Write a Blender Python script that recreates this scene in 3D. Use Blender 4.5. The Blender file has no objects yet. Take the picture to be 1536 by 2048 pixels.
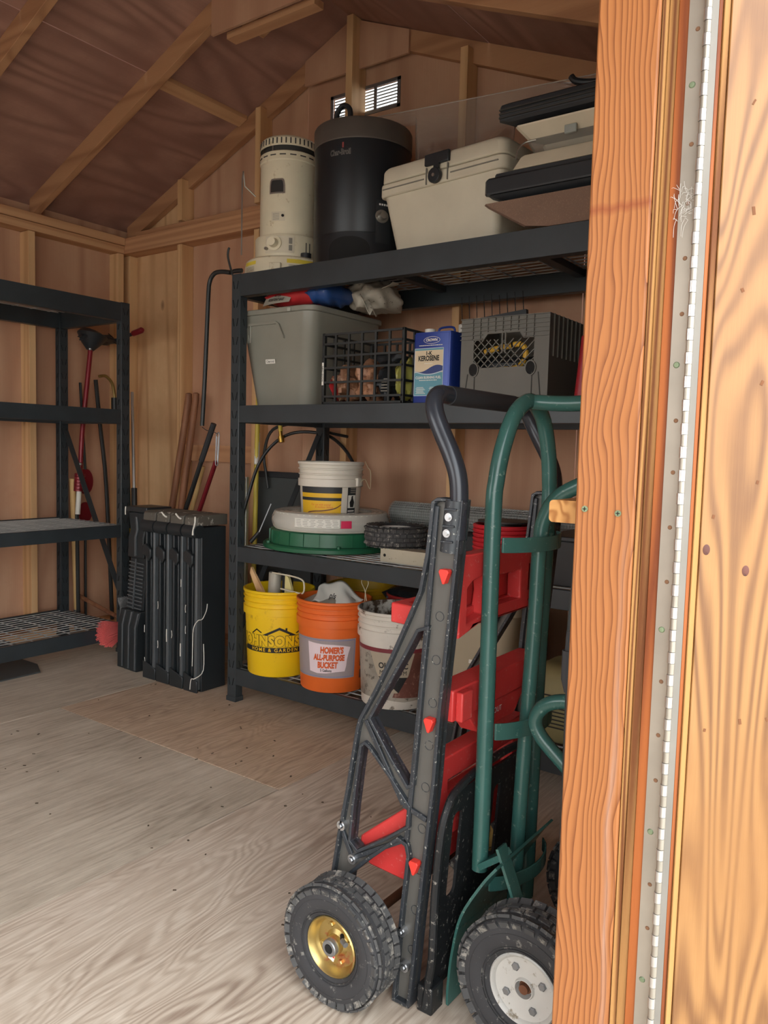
import bpy, bmesh, math, random
from mathutils import Vector as V, Matrix as M
from mathutils.geometry import tessellate_polygon
random.seed(7)
S = bpy.context.scene
COL = S.collection
PI = math.pi

# ------------------------------------------------------------ camera, sky, exposure
YAW, PITCH, ROLL = math.radians(35.719), math.radians(4.539), math.radians(-1.558)
EYE = V((0, 0, 1.112))
fw = V((-math.sin(YAW)*math.cos(PITCH), math.cos(YAW)*math.cos(PITCH), -math.sin(PITCH)))
rt = V((math.cos(YAW), math.sin(YAW), 0)); dn = fw.cross(rt)
r2 = math.cos(ROLL)*rt + math.sin(ROLL)*dn
d2 = -math.sin(ROLL)*rt + math.cos(ROLL)*dn
cam = bpy.data.cameras.new('camera'); cam_o = bpy.data.objects.new('camera', cam); COL.objects.link(cam_o)
cam.sensor_fit = 'VERTICAL'; cam.sensor_height = 24; cam.lens = 1566.1/2048*24
cam.clip_start = 0.02
mw = M((r2, -d2, -fw)).transposed().to_4x4(); mw.translation = EYE
cam_o.matrix_world = mw
S.camera = cam_o

W = bpy.data.worlds.new('sky'); S.world = W; W.use_nodes = True
wn = W.node_tree.nodes; wl = W.node_tree.links
bg = wn['Background']
tc = wn.new('ShaderNodeTexCoord'); sx = wn.new('ShaderNodeSeparateXYZ'); cr = wn.new('ShaderNodeValToRGB')
wl.new(tc.outputs['Generated'], sx.inputs[0]); wl.new(sx.outputs['Z'], cr.inputs[0]); wl.new(cr.outputs[0], bg.inputs[0])
cr.color_ramp.elements[0].position = 0.0; cr.color_ramp.elements[0].color = (1.0, 0.99, 0.96, 1)
cr.color_ramp.elements[1].position = 0.9; cr.color_ramp.elements[1].color = (0.80, 0.90, 1.0, 1)
bg.inputs[1].default_value = 3.0
sun = bpy.data.lights.new('sun', 'SUN'); sun.energy = 0.5; sun.angle = math.radians(40); sun.color = (1.0, 0.95, 0.86)
sun_o = bpy.data.objects.new('sun', sun); COL.objects.link(sun_o)
sun_o.rotation_euler = V((-0.62, 0.30, -0.72)).to_track_quat('-Z', 'Y').to_euler()
S.view_settings.view_transform = 'Standard'; S.view_settings.look = 'None'
S.view_settings.exposure = 0.92; S.view_settings.gamma = 1.0
S.view_settings.use_curve_mapping = False

# ------------------------------------------------------------ materials
def lin(c):
    return tuple(((x/255)/12.92 if x/255 <= 0.04045 else ((x/255+0.055)/1.055)**2.4) for x in c)
def rgba(c): return (*lin(c), 1)
class NT:
    def __init__(s, name):
        s.m = bpy.data.materials.new(name); s.m.use_nodes = True
        s.n = s.m.node_tree.nodes; s.l = s.m.node_tree.links; s.b = s.n['Principled BSDF']
    def add(s, t, **k):
        n = s.n.new('ShaderNode'+t)
        for a, v in k.items(): setattr(n, a, v)
        return n
    def link(s, a, b): s.l.new(a, b)
    def math(s, op, a, b=None, c=None):
        n = s.add('Math', operation=op)
        for i, x in enumerate((a, b, c)):
            if x is None: continue
            if isinstance(x, (int, float)): n.inputs[i].default_value = x
            else: s.link(x, n.inputs[i])
        return n.outputs[0]
    def noise(s, vec, scale, detail=2, rough=0.5, dist=0):
        n = s.add('TexNoise'); n.inputs['Scale'].default_value = scale; n.inputs['Detail'].default_value = detail
        n.inputs['Roughness'].default_value = rough; n.inputs['Distortion'].default_value = dist
        if vec is not None: s.link(vec, n.inputs['Vector'])
        return n.outputs[0]
    def ramp(s, fac, stops):
        n = s.add('ValToRGB'); e = n.color_ramp.elements
        e[0].position, e[0].color = stops[0]; e[1].position, e[1].color = stops[-1]
        for p, c in stops[1:-1]:
            x = e.new(p); x.color = c
        s.link(fac, n.inputs[0]); return n.outputs[0]
    def mix(s, fac, a, b, mode='MIX'):
        n = s.add('MixRGB', blend_type=mode)
        for i, x in enumerate((fac, a, b)):
            if isinstance(x, (int, float)): n.inputs[i].default_value = x
            elif isinstance(x, tuple): n.inputs[i].default_value = x
            else: s.link(x, n.inputs[i])
        return n.outputs[0]
    def coords(s, scale=(1, 1, 1), rnd=True):
        t = s.add('TexCoord'); vec = t.outputs['Object']
        if rnd:
            oi = s.add('ObjectInfo'); vm = s.add('VectorMath', operation='SCALE'); vm.inputs[0].default_value = (7.3, 5.1, 9.7)
            s.link(oi.outputs['Random'], vm.inputs['Scale'])
            va = s.add('VectorMath', operation='ADD'); s.link(vec, va.inputs[0]); s.link(vm.outputs[0], va.inputs[1]); vec = va.outputs[0]
        mp = s.add('Mapping'); mp.inputs['Scale'].default_value = scale; s.link(vec, mp.inputs['Vector'])
        return mp.outputs[0]
    def bump(s, h, strength=0.3, dist=0.002):
        n = s.add('Bump'); n.inputs['Strength'].default_value = strength; n.inputs['Distance'].default_value = dist
        s.link(h, n.inputs['Height']); s.link(n.outputs[0], s.b.inputs['Normal'])

def paint(name, c, rough=0.5, metal=0.0, var=0.12, dirt=None, dirt_amt=0.0, dirt_scale=40, bump=0.0, spec=0.5, bscale=120):
    t = NT(name); b = t.b; co = t.coords()
    n = t.noise(co, 9, 4)
    lo = tuple(x*(1-var) for x in lin(c)); hi = tuple(min(1, x*(1+var)) for x in lin(c))
    col = t.ramp(n, [(0.3, (*lo, 1)), (0.7, (*hi, 1))])
    if dirt:
        d = t.ramp(t.noise(co, dirt_scale, 5, 0.7), [(0.62-dirt_amt*0.25, (0, 0, 0, 1)), (0.70-dirt_amt*0.2, (1, 1, 1, 1))])
        col = t.mix(d, col, rgba(dirt))
    t.link(col, b.inputs['Base Color'])
    b.inputs['Roughness'].default_value = rough; b.inputs['Metallic'].default_value = metal
    b.inputs['Specular IOR Level'].default_value = spec
    if bump: t.bump(t.noise(co, bscale, 3), bump, 0.001)
    return t.m

def wood(name, light, dark, axis='Z', scale=6.0, stretch=0.09, freq=26, contrast=0.6, rough=0.65, blotch=None, blotch_amt=0.0, knots=None, bump=0.15, fine=0.35, rnd=True, spec=0.3):
    t = NT(name); b = t.b
    st = [1, 1, 1]; st['XYZ'.index(axis)] = stretch
    co = t.coords(tuple(st), rnd)
    big = t.noise(co, scale*0.35, 2, 0.5, 0.25)
    g = t.math('SINE', t.math('MULTIPLY', big, freq*PI))
    g = t.math('MULTIPLY_ADD', g, 0.5, 0.5)
    st2 = [1, 1, 1]; st2['XYZ'.index(axis)] = 0.02
    fco = t.coords(tuple(st2), rnd)
    fn = t.noise(fco, scale*38, 3, 0.6)
    mixv = t.math('ADD', t.math('MULTIPLY', t.math('POWER', g, 1.6), contrast), t.math('MULTIPLY', fn, fine))
    col = t.ramp(mixv, [(0.08, rgba(light)), (0.95, rgba(dark))])
    if blotch:
        bl = t.ramp(t.noise(t.coords((1, 1, 1), rnd), 2.2, 5, 0.65), [(0.55-blotch_amt*0.4, (0, 0, 0, 1)), (0.85-blotch_amt*0.3, (1, 1, 1, 1))])
        col = t.mix(bl, col, rgba(blotch))
    if knots:
        ks = [1, 1, 1]; ks['XYZ'.index(axis)] = 0.55
        vo = t.add('TexVoronoi'); vo.inputs['Scale'].default_value = 3.4; t.link(t.coords(tuple(ks), rnd), vo.inputs['Vector'])
        k = t.ramp(vo.outputs['Distance'], [(0.03, (1, 1, 1, 1)), (0.085, (0, 0, 0, 1))])
        col = t.mix(k, col, rgba(knots))
    t.link(col, b.inputs['Base Color']); b.inputs['Roughness'].default_value = rough
    b.inputs['Specular IOR Level'].default_value = spec
    t.bump(mixv, bump, 0.0015)
    return t.m

MAT = {}
def mat(k, f): MAT[k] = f; return f
wood_ply = mat('wall_ply', wood('wall_plywood', (204, 164, 134), (168, 124, 98), 'Z', 5, 0.10, 16, 0.5, 0.7, (188, 142, 114), 0.4, (126, 82, 60), 0.08))
mat('pine_panel', wood('pine_panel', (230, 192, 146), (182, 136, 96), 'Z', 8, 0.05, 22, 0.55, 0.65, (206, 162, 118), 0.35, (110, 68, 46), 0.1))
mat('roof_ply', wood('roof_plywood', (184, 142, 124), (134, 98, 85), 'Y', 5, 0.16, 30, 0.55, 0.75, (150, 110, 96), 0.5, None, 0.1))
mat('stud_z', wood('stud_pine_upright', (226, 186, 138), (186, 138, 92), 'Z', 12, 0.03, 18, 0.45, 0.65, None, 0, (140, 90, 55), 0.06))
mat('stud_y', wood('stud_pine_lengthwise', (212, 168, 126), (176, 128, 88), 'Y', 12, 0.03, 18, 0.45, 0.65, None, 0, None, 0.06))
mat('stud_x', wood('stud_pine_crosswise', (208, 160, 120), (170, 120, 84), 'X', 12, 0.03, 18, 0.45, 0.65, None, 0, None, 0.06))
mat('rafter', wood('rafter_fir', (190, 144, 106), (150, 104, 74), 'X', 10, 0.05, 18, 0.5, 0.65, None, 0, (130, 80, 50), 0.06))
def floor_mat(name, light, mid, dark, figure=0.4, blot=0.4):
    t = NT(name); b = t.b
    co = t.coords((1, 0.16, 1)); big = t.noise(co, 3.4, 3, 0.55, 0.4)
    g = t.math('POWER', t.math('MULTIPLY_ADD', t.math('SINE', t.math('MULTIPLY', big, 230)), 0.5, 0.5), 1.5)
    mask = t.ramp(t.noise(t.coords((1, 0.5, 1)), 2.6, 2), [(0.40, (0.15, 0.15, 0.15, 1)), (0.62, (1, 1, 1, 1))])
    st = t.noise(t.coords((1, 0.05, 1)), 70, 5, 0.7)
    fs = t.noise(t.coords((1, 0.03, 1)), 260, 3, 0.7)
    bl = t.noise(t.coords((1, 0.55, 1)), 7, 6, 0.7)
    v = t.math('ADD', t.math('MULTIPLY', t.math('MULTIPLY', g, mask), figure), t.math('ADD', t.math('MULTIPLY', st, 0.55), t.math('ADD', t.math('MULTIPLY', fs, 0.35), t.math('MULTIPLY', bl, blot))))
    col = t.ramp(v, [(0.38, rgba(light)), (0.66, rgba(mid)), (1.02, rgba(dark))])
    sp = t.ramp(t.noise(t.coords((1, 0.4, 1)), 26, 4, 0.75), [(0.68, (0, 0, 0, 1)), (0.78, (1, 1, 1, 1))])
    col = t.mix(t.math('MULTIPLY', sp, 0.45), col, rgba(tuple(int(c*0.62) for c in dark)))
    t.link(col, b.inputs['Base Color']); b.inputs['Roughness'].default_value = 0.6; b.inputs['Specular IOR Level'].default_value = 0.3
    t.bump(v, 0.2, 0.0012); return t.m
mat('floor_ply', floor_mat('floor_plywood_weathered', (226, 214, 198), (196, 180, 162), (156, 137, 121), 0.34, 0.25))
mat('floor_ply_worn', floor_mat('floor_plywood_worn', (222, 214, 200), (198, 186, 168), (146, 132, 116), 0.10, 0.50))
mat('floor_ply_tan', floor_mat('floor_plywood_tan', (222, 204, 182), (196, 172, 148), (146, 122, 102), 0.15, 0.40))
def jamb_mat(name, light, dark, pitch=0.0085, knobs=1.0):
    # flat-sawn softwood: wavy latewood bands across x, running up z
    t = NT(name); b = t.b
    tcn = t.add('TexCoord'); sp = t.add('SeparateXYZ'); t.link(tcn.outputs['Object'], sp.inputs[0])
    wob = t.noise(t.coords((1.6, 1.6, 0.55), False), 7.0, 2, 0.5)
    wob2 = t.noise(t.coords((1, 1, 0.14), False), 60, 2)
    ph = t.math('ADD', t.math('MULTIPLY', sp.outputs['X'], 1/pitch), t.math('ADD', t.math('MULTIPLY', wob, 7.0*knobs), t.math('MULTIPLY', wob2, 0.35)))
    fr = t.math('FRACT', ph)
    band = t.math('POWER', fr, 3.2)
    fib = t.noise(t.coords((1, 1, 0.015), False), 420, 3, 0.6)
    v = t.math('ADD', t.math('MULTIPLY', band, 0.75), t.math('MULTIPLY', fib, 0.30))
    col = t.ramp(v, [(0.08, rgba(light)), (0.95, rgba(dark))])
    bl = t.ramp(t.noise(t.coords((1, 1, 0.3), False), 9, 4, 0.6), [(0.50, (0, 0, 0, 1)), (0.75, (1, 1, 1, 1))])
    col = t.mix(t.math('MULTIPLY', bl, 0.35), col, rgba(tuple(int(c*0.86) for c in light)))
    # pale worn streak near the outer edge and one water stain across the board
    def near(sock, at, w): return t.math('SUBTRACT', 1.0, t.math('MINIMUM', 1.0, t.math('DIVIDE', t.math('ABSOLUTE', t.math('SUBTRACT', sock, at)), w)))
    wx = t.math('ADD', sp.outputs['X'], t.math('MULTIPLY', t.math('SUBTRACT', wob, 0.5), 0.03))
    streak = t.math('MULTIPLY', near(wx, -0.333, 0.007), t.math('MULTIPLY', t.math('MAXIMUM', 0.0, t.math('MINIMUM', 1.0, t.math('MULTIPLY', t.math('SUBTRACT', 1.16, sp.outputs['Z']), 2.2))), t.math('POWER', t.noise(t.coords((1, 1, 0.04), False), 160, 4, 0.7), 1.6)))
    col = t.mix(t.math('MULTIPLY', streak, 1.6), col, rgba((176, 140, 120)))
    wz = t.math('ADD', sp.outputs['Z'], t.math('MULTIPLY', t.math('SUBTRACT', wob2, 0.5), 0.012))
    col = t.mix(t.math('MULTIPLY', near(wz, 1.428, 0.009), 0.55), col, rgba((118, 44, 24)))
    t.link(col, b.inputs['Base Color']); b.inputs['Roughness'].default_value = 0.5; b.inputs['Specular IOR Level'].default_value = 0.35
    t.bump(v, 0.35, 0.0012)
    return t.m
mat('jamb', jamb_mat('stained_fir_jamb', (168, 108, 62), (108, 58, 30)))
mat('trim', wood('stained_trim_strip', (164, 92, 44), (108, 52, 24), 'Z', 40, 0.03, 14, 0.7, 0.55, None, 0, None, 0.3))
mat('ply_edge', wood('plywood_edge', (180, 134, 80), (104, 60, 30), 'Z', 60, 0.02, 16, 0.8, 0.7, None, 0, None, 0.4))
mat('door_ply', wood('door_plywood_varnished', (156, 112, 64), (102, 64, 31), 'Z', 20, 0.14, 40, 0.7, 0.42, (138, 93, 48), 0.35, None, 0.3, 0.35, True, 0.5))
mat('ground', paint('gravel_ground', (176, 172, 160), 0.9, var=0.3, bump=0.4))
mat('rack', paint('black_powder_coat', (48, 55, 59), 0.42, var=0.15, spec=0.5))
mat('slot', paint('slot_shadow_black', (10, 11, 12), 0.8, var=0))
mat('wire', paint('grey_deck_wire', (186, 187, 184), 0.45, 0.2, 0.15))
mat('steel', paint('galvanised_steel', (196, 198, 200), 0.32, 0.9, 0.10))
mat('dull_steel', paint('dull_steel', (150, 152, 154), 0.45, 0.8, 0.15))
mat('hinge', paint('hinge_steel', (160, 152, 140), 0.42, 0.6, 0.12, bump=0.1, bscale=30))
mat('knuckle', paint('hinge_knuckle_steel', (200, 198, 194), 0.3, 0.85, 0.08))
mat('screw_green', paint('green_coated_screw', (128, 142, 112), 0.45, 0.5, 0.2))
mat('brass', paint('brass', (190, 150, 70), 0.35, 0.9, 0.15))

# ------------------------------------------------------------ mesh helpers
WO = {}
class MB:
    def __init__(s): s.v = []; s.f = []
    def add(s, vs, fs, mt=None):
        o = len(s.v)
        for p in vs:
            p = V(p); s.v.append(mt @ p if mt else p)
        s.f += [tuple(i+o for i in f) for f in fs]; return s
    def box(s, x0, x1, y0, y1, z0, z1, mt=None):
        vs = [(x, y, z) for x in (x0, x1) for y in (y0, y1) for z in (z0, z1)]
        return s.add(vs, [(0, 1, 3, 2), (4, 6, 7, 5), (0, 4, 5, 1), (2, 3, 7, 6), (0, 2, 6, 4), (1, 5, 7, 3)], mt)
    def cbox(s, c, d, rot=None):
        mt = M.Translation(V(c)) @ (rot.to_4x4() if rot else M.Identity(4))
        x, y, z = d[0]/2, d[1]/2, d[2]/2
        return s.box(-x, x, -y, y, -z, z, mt)
    def bar(s, p, q, w, h, up=(0, 0, 1)):
        p, q = V(p), V(q); d = q-p; L = d.length; z = d.normalized(); x = V(up).cross(z)
        if x.length < 1e-5: x = V((1, 0, 0)).cross(z)
        x.normalize(); y = z.cross(x)
        mt = M((x, y, z)).transposed().to_4x4(); mt.translation = p
        return s.box(-w/2, w/2, -h/2, h/2, 0, L, mt)
    def tube(s, path, r, n=10, closed=False, caps=True):
        P = [V(p) for p in path]; k = len(P)
        R = r if isinstance(r, (list, tuple)) else [r]*k
        T = []
        for i in range(k):
            a = P[(i-1) % k] if (closed or i > 0) else P[i]; b = P[(i+1) % k] if (closed or i < k-1) else P[i]
            T.append((b-a).normalized())
        u = V((0, 0, 1)).cross(T[0])
        if u.length < 1e-4: u = V((1, 0, 0)).cross(T[0])
        u.normalize(); vs = []
        for i in range(k):
            u = (u - T[i]*u.dot(T[i])).normalized(); w = T[i].cross(u)
            for j in range(n):
                a = 2*PI*j/n; vs.append(P[i]+R[i]*(math.cos(a)*u+math.sin(a)*w))
        fs = [(i*n+j, i*n+(j+1) % n, ((i+1) % k)*n+(j+1) % n, ((i+1) % k)*n+j) for i in range(k if closed else k-1) for j in range(n)]
        if caps and not closed:
            fs += [tuple(range(n-1, -1, -1)), tuple(range((k-1)*n, k*n))]
        return s.add(vs, fs)
    def cyl(s, p, q, r, r2=None, n=16): return s.tube([p, q], [r, r if r2 is None else r2], n)
    def lathe(s, prof, mt=None, n=32, closed=False):
        k = len(prof); vs = []; fs = []
        for r, z in prof:
            for j in range(n):
                a = 2*PI*j/n; vs.append((r*math.cos(a), r*math.sin(a), z))
        for i in range(k if closed else k-1):
            for j in range(n):
                fs.append((i*n+j, i*n+(j+1) % n, ((i+1) % k)*n+(j+1) % n, ((i+1) % k)*n+j))
        return s.add(vs, fs, mt)
    def prism(s, outer, a, b, plane='xz', holes=(), mt=None):
        # polygon in plane, extruded from a to b along the third axis
        def P(p, t): return {'xz': (p[0], t, p[1]), 'xy': (p[0], p[1], t), 'yz': (t, p[0], p[1])}[plane]
        loops = [list(outer)]+[list(h) for h in holes]
        flat = [p for lp in loops for p in lp]; n = len(flat)
        tris = tessellate_polygon([[V((p[0], p[1], 0)) for p in lp] for lp in loops])
        vs = [P(p, a) for p in flat]+[P(p, b) for p in flat]
        fs = [tuple(t) for t in tris]+[tuple(i+n for i in reversed(t)) for t in tris]
        o = 0
        for lp in loops:
            m = len(lp)
            for i in range(m): fs.append((o+i, o+(i+1) % m, n+o+(i+1) % m, n+o+i))
            o += m
        return s.add(vs, fs, mt)
    def surf(s, fn, nu, nv, mt=None, cu=False):
        vs = [fn(i/nu, j/nv) for i in range(nu+(0 if cu else 1)) for j in range(nv+1)]
        m = nu if cu else nu+1
        fs = [(i*(nv+1)+j, ((i+1) % m)*(nv+1)+j, ((i+1) % m)*(nv+1)+j+1, i*(nv+1)+j+1) for i in range(nu) for j in range(nv)]
        return s.add(vs, fs, mt)
    def blob(s, c, rad, seed=0, amp=0.12, n=14, flat=None, freq=3.0):
        rnd = random.Random(seed); ph = [(V((rnd.uniform(-1, 1), rnd.uniform(-1, 1), rnd.uniform(-1, 1)))*freq, rnd.uniform(0, 6)) for _ in range(7)]
        def fn(u, v):
            th = 2*PI*u; p = PI*v
            d = V((math.sin(p)*math.cos(th), math.sin(p)*math.sin(th), math.cos(p)))
            k = 1+amp*sum(math.sin(q.dot(d)*2+f) for q, f in ph)/2.5
            x = V((d.x*rad[0]*k, d.y*rad[1]*k, d.z*rad[2]*k))
            if flat is not None: x.z = max(x.z, flat)
            return V(c)+x
        return s.surf(fn, n*2, n, cu=True)
    def build(s, name, m, parent=None, smooth=35, bev=0, seg=2, solid=0, sub=0, label=None, kind=None, doubles=True):
        me = bpy.data.meshes.new(name)
        off = V((0, 0, 0)); q = parent
        while q is not None:
            if q in WO: off = WO[q]; break
            q = q.parent
        me.from_pydata([tuple(p-off) for p in s.v], [], s.f)
        bm = bmesh.new(); bm.from_mesh(me)
        if doubles: bmesh.ops.remove_doubles(bm, verts=bm.verts, dist=1e-5)
        bmesh.ops.recalc_face_normals(bm, faces=bm.faces); bm.to_mesh(me); bm.free()
        if smooth:
            me.shade_smooth(); me.set_sharp_from_angle(angle=math.radians(smooth))
        me.materials.append(MAT[m] if isinstance(m, str) else m)
        o = bpy.data.objects.new(name, me); COL.objects.link(o)
        if parent: o.parent = parent
        if solid:
            md = o.modifiers.new('solid', 'SOLIDIFY'); md.thickness = solid; md.offset = 0
        if bev:
            md = o.modifiers.new('bevel', 'BEVEL'); md.width = bev; md.segments = seg; md.limit_method = 'ANGLE'; md.angle_limit = math.radians(40)
        if sub:
            md = o.modifiers.new('sub', 'SUBSURF'); md.levels = sub; md.render_levels = sub
        if label: o['label'] = label
        if kind: o['kind'] = kind
        return o

def thing(name, label, cat, loc=(0, 0, 0), rz=0, group=None, world=False, rot=None):
    o = bpy.data.objects.new(name, None); COL.objects.link(o); o.empty_display_size = 0.05
    o.location = loc; o.rotation_euler = rot if rot else (0, 0, rz)
    o['label'] = label; o['category'] = cat
    if group: o['group'] = group
    if world: WO[o] = V(loc)
    return o
def tag(o, label, cat, group=None):
    o['label'] = label; o['category'] = cat
    if group: o['group'] = group
    return o
def struct(name, loc=(0, 0, 0)):
    o = bpy.data.objects.new(name, None); COL.objects.link(o); o['kind'] = 'structure'; o.location = loc
    o.empty_display_size = 0.05
    return o
def copy_tree(o, parent=None):
    c = o.copy(); COL.objects.link(c)
    if parent: c.parent = parent
    for ch in o.children: copy_tree(ch, c)
    return c
def arc(c, r, a0, a1, n, plane='xz', k=0.0):
    out = []
    for i in range(n+1):
        a = a0+(a1-a0)*i/n; x, y = c[0]+r*math.cos(a), c[1]+r*math.sin(a)
        out.append({'xz': (x, k, y), 'xy': (x, y, k), 'yz': (k, x, y)}[plane])
    return out
def smooth_path(pts, n=6):
    P = [V(p) for p in pts]; out = []
    for i in range(len(P)-1):
        a = P[max(i-1, 0)]; b = P[i]; c = P[i+1]; d = P[min(i+2, len(P)-1)]
        for k in range(n):
            t = k/n
            out.append(0.5*((2*b)+(c-a)*t+(2*a-5*b+4*c-d)*t*t+(3*b-a-3*c+d)*t**3))
    out.append(P[-1]); return out
def rrect(x0, x1, z0, z1, r, n=4):
    o = []
    for cx, cz, a in ((x1-r, z1-r, 0), (x0+r, z1-r, PI/2), (x0+r, z0+r, PI), (x1-r, z0+r, 1.5*PI)):
        for i in range(n+1): o.append((cx+r*math.cos(a+PI/2*i/n), cz+r*math.sin(a+PI/2*i/n)))
    return o
def text(name, body, size, m, parent, place, shear=0, align='CENTER', bold=0.0, depth=0.0006, step=None, sx=1.0, space=1.0):
    """flat lettering; place maps a point (x, y, h) of the text plane to 3-D"""
    cu = bpy.data.curves.new(name, 'FONT'); cu.body = body; cu.size = size; cu.align_x = align; cu.align_y = 'CENTER'
    cu.shear = shear; cu.offset = bold; cu.space_character = space; cu.resolution_u = 3
    tmp = bpy.data.objects.new('tmp', cu); COL.objects.link(tmp)
    dg = bpy.context.evaluated_depsgraph_get(); me = bpy.data.meshes.new_from_object(tmp.evaluated_get(dg))
    bpy.data.objects.remove(tmp); bpy.data.curves.remove(cu)
    me.name = name
    bm = bmesh.new(); bm.from_mesh(me)
    if step and bm.verts:
        xs = [v.co.x for v in bm.verts]; x = min(xs)+step
        while x < max(xs):
            bmesh.ops.bisect_plane(bm, geom=bm.verts[:]+bm.edges[:]+bm.faces[:], plane_co=(x, 0, 0), plane_no=(1, 0, 0)); x += step
    off = V((0, 0, 0)); q = parent
    while q is not None:
        if q in WO: off = WO[q]; break
        q = q.parent
    for v in bm.verts: v.co = V(place(v.co.x*sx, v.co.y, depth))-off
    bm.to_mesh(me); bm.free()
    me.materials.clear(); me.materials.append(MAT[m] if isinstance(m, str) else m)
    o = bpy.data.objects.new(name, me); COL.objects.link(o); o.parent = parent
    return o
# ------------------------------------------------------------ the shed
XL, XR, YB, YF = -4.20, -0.31, 3.07, -1.30       # sheathing inner faces
RX, RZ, SL = -2.43, 3.14, 0.417                   # ridge and roof slope
SLOPE = math.atan(SL)
def roof_z(x): return RZ - SL*abs(x-RX)
def raf_z(x): return RZ - 0.096 - SL*abs(x-RX)

fl = struct('floor')
def fpanel(x0, x1, y0, y1, m): MB().box(x0+0.0015, x1-0.0015, y0+0.0015, y1-0.0015, -0.019, 0).build('floor_panel', m, fl, bev=0.0012, seg=1)
fpanel(-4.2, -2.95, 0.63, 3.07, 'floor_ply_worn'); fpanel(-4.2, -2.95, -1.3, 0.63, 'floor_ply_worn')
fpanel(-2.95, -1.70, 1.82, 3.07, 'floor_ply_tan'); fpanel(-2.95, -1.70, -0.62, 1.82, 'floor_ply_worn'); fpanel(-2.95, -1.70, -1.3, -0.62, 'floor_ply')
fpanel(-1.70, -0.48, 0.35, 3.07, 'floor_ply'); fpanel(-1.70, -0.48, -1.3, 0.35, 'floor_ply'); fpanel(-0.48, -0.29, -1.3, 3.07, 'floor_ply')
MB().box(-4.22, -0.27, -1.3, 3.09, -0.30, -0.0195).build('floor_joists', 'stud_x', fl)

g = MB().box(-14, 16, -14, 16, -0.52, -0.32).build('ground', 'ground'); g['kind'] = 'structure'

# back (gable) wall
wb = struct('wall_back')
def gable(x0, x1, hole=None, y0=YB, y1=YB+0.012, m='wall_ply', top=0.0, par=None, z0=0.0):
    xs = sorted({x0, x1} | ({RX} if x0 < RX < x1 else set()))
    poly = [(x0, z0), (x1, z0)]+[(x, roof_z(x)+top) for x in reversed(xs)]
    MB().prism(poly, y0, y1, 'xz', holes=[hole] if hole else ()).build('wall_panel', m, par or wb)
gable(-4.2, -3.735, m='pine_panel'); gable(-3.732, -2.745); 
gable(-2.742, -1.25, hole=[(-2.58, 2.71), (-2.19, 2.71), (-2.19, 2.82), (-2.58, 2.82)]); gable(-1.247, -0.31)
YS = 2.981
for x in (-3.62, -3.01, -2.40, -1.79, -1.18, -0.57):
    MB().box(x-0.019, x+0.019, YS, YB-0.001, 0.04, 2.24).build('stud', 'stud_z', wb, bev=0.002)
    MB().box(x-0.019, x+0.019, YS-(0.02 if x == -2.40 else 0.0), YB-0.001, 2.372, raf_z(x)+(0.09 if x == -2.40 else 0.05)).build('stud', 'stud_z', wb, bev=0.002)
MB().box(-4.199, -4.11, YS+0.03, YB-0.001, 0.04, 2.24).build('stud', 'stud_z', wb, bev=0.002)
MB().box(XL, XR, YS, YB-0.001, 0, 0.038).build('bottom_plate', 'stud_x', wb)
MB().box(XL, XR, YS-0.012, YB-0.001, 2.242, 2.332).build('top_plate', 'stud_x', wb, bev=0.002)
MB().box(-4.05, XR, YS+0.025, YB-0.001, 2.334, 2.37).build('top_plate', 'stud_x', wb, bev=0.002)
MB().box(-3.605, -3.03, YB-0.06, YB-0.002, 1.02, 1.11).build('blocking', 'stud_x', wb)
# left wall
wl_ = struct('wall_left')
for y0, y1 in ((-1.3, -0.62), (-0.617, 0.6), (0.603, 1.81), (1.813, 3.07)):
    MB().box(XL-0.012, XL, y0, y1, 0, 2.40).build('wall_panel', 'wall_ply', wl_)
for y in (2.385, 1.775, 1.165, 0.555, -0.055, -0.665, -1.25):
    MB().box(XL+0.001, -4.111, y-0.019, y+0.019, 0.04, 2.24).build('stud', 'stud_z', wl_, bev=0.002)
MB().box(XL+0.001, -4.111, 2.93, 2.968, 0.04, 2.24).build('stud', 'stud_z', wl_, bev=0.002)
MB().box(XL+0.001, -4.111, YF, 2.98, 0, 0.038).build('bottom_plate', 'stud_y', wl_)
MB().box(XL+0.001, -4.105, YF, 2.968, 2.242, 2.286).build('top_plate', 'stud_y', wl_, bev=0.002)
MB().box(XL+0.001, -4.098, YF, 2.968, 2.288, 2.335).build('top_plate', 'stud_y', wl_, bev=0.002)
# front wall (behind the camera's view, closes the room)
wf = struct('wall_front')
WX0, WX1, WZ0, WZ1 = -3.45, -1.35, 0.85, 2.05
gable(-4.2, WX0, y0=YF-0.012, y1=YF, par=wf); gable(WX1, -0.31, y0=YF-0.012, y1=YF, par=wf); gable(WX0, WX1, y0=YF-0.012, y1=YF, par=wf, z0=WZ1)
MB().box(WX0, WX1, YF-0.012, YF, 0, WZ0).build('wall_panel', 'wall_ply', wf)
w1 = struct('added_window_1')  # unseen window, added to bring more sky light into the interior
wq = MB()
for x in (WX0, (WX0+WX1)/2-0.02, WX1-0.04): wq.box(x, x+0.04, YF-0.03, YF+0.02, WZ0, WZ1)
wq.box(WX0, WX1, YF-0.03, YF+0.02, WZ0, WZ0+0.04).box(WX0, WX1, YF-0.03, YF+0.02, WZ1-0.04, WZ1)
wq.build('window_frame', 'stud_x', w1)
tg = NT('added_window_glass'); tr = tg.add('BsdfTransparent'); gl = tg.add('BsdfGlossy'); gl.inputs['Roughness'].default_value = 0.02; mx = tg.add('MixShader'); mx.inputs[0].default_value = 0.07
tg.link(tr.outputs[0], mx.inputs[1]); tg.link(gl.outputs[0], mx.inputs[2]); tg.link(mx.outputs[0], tg.n['Material Output'].inputs[0])
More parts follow.
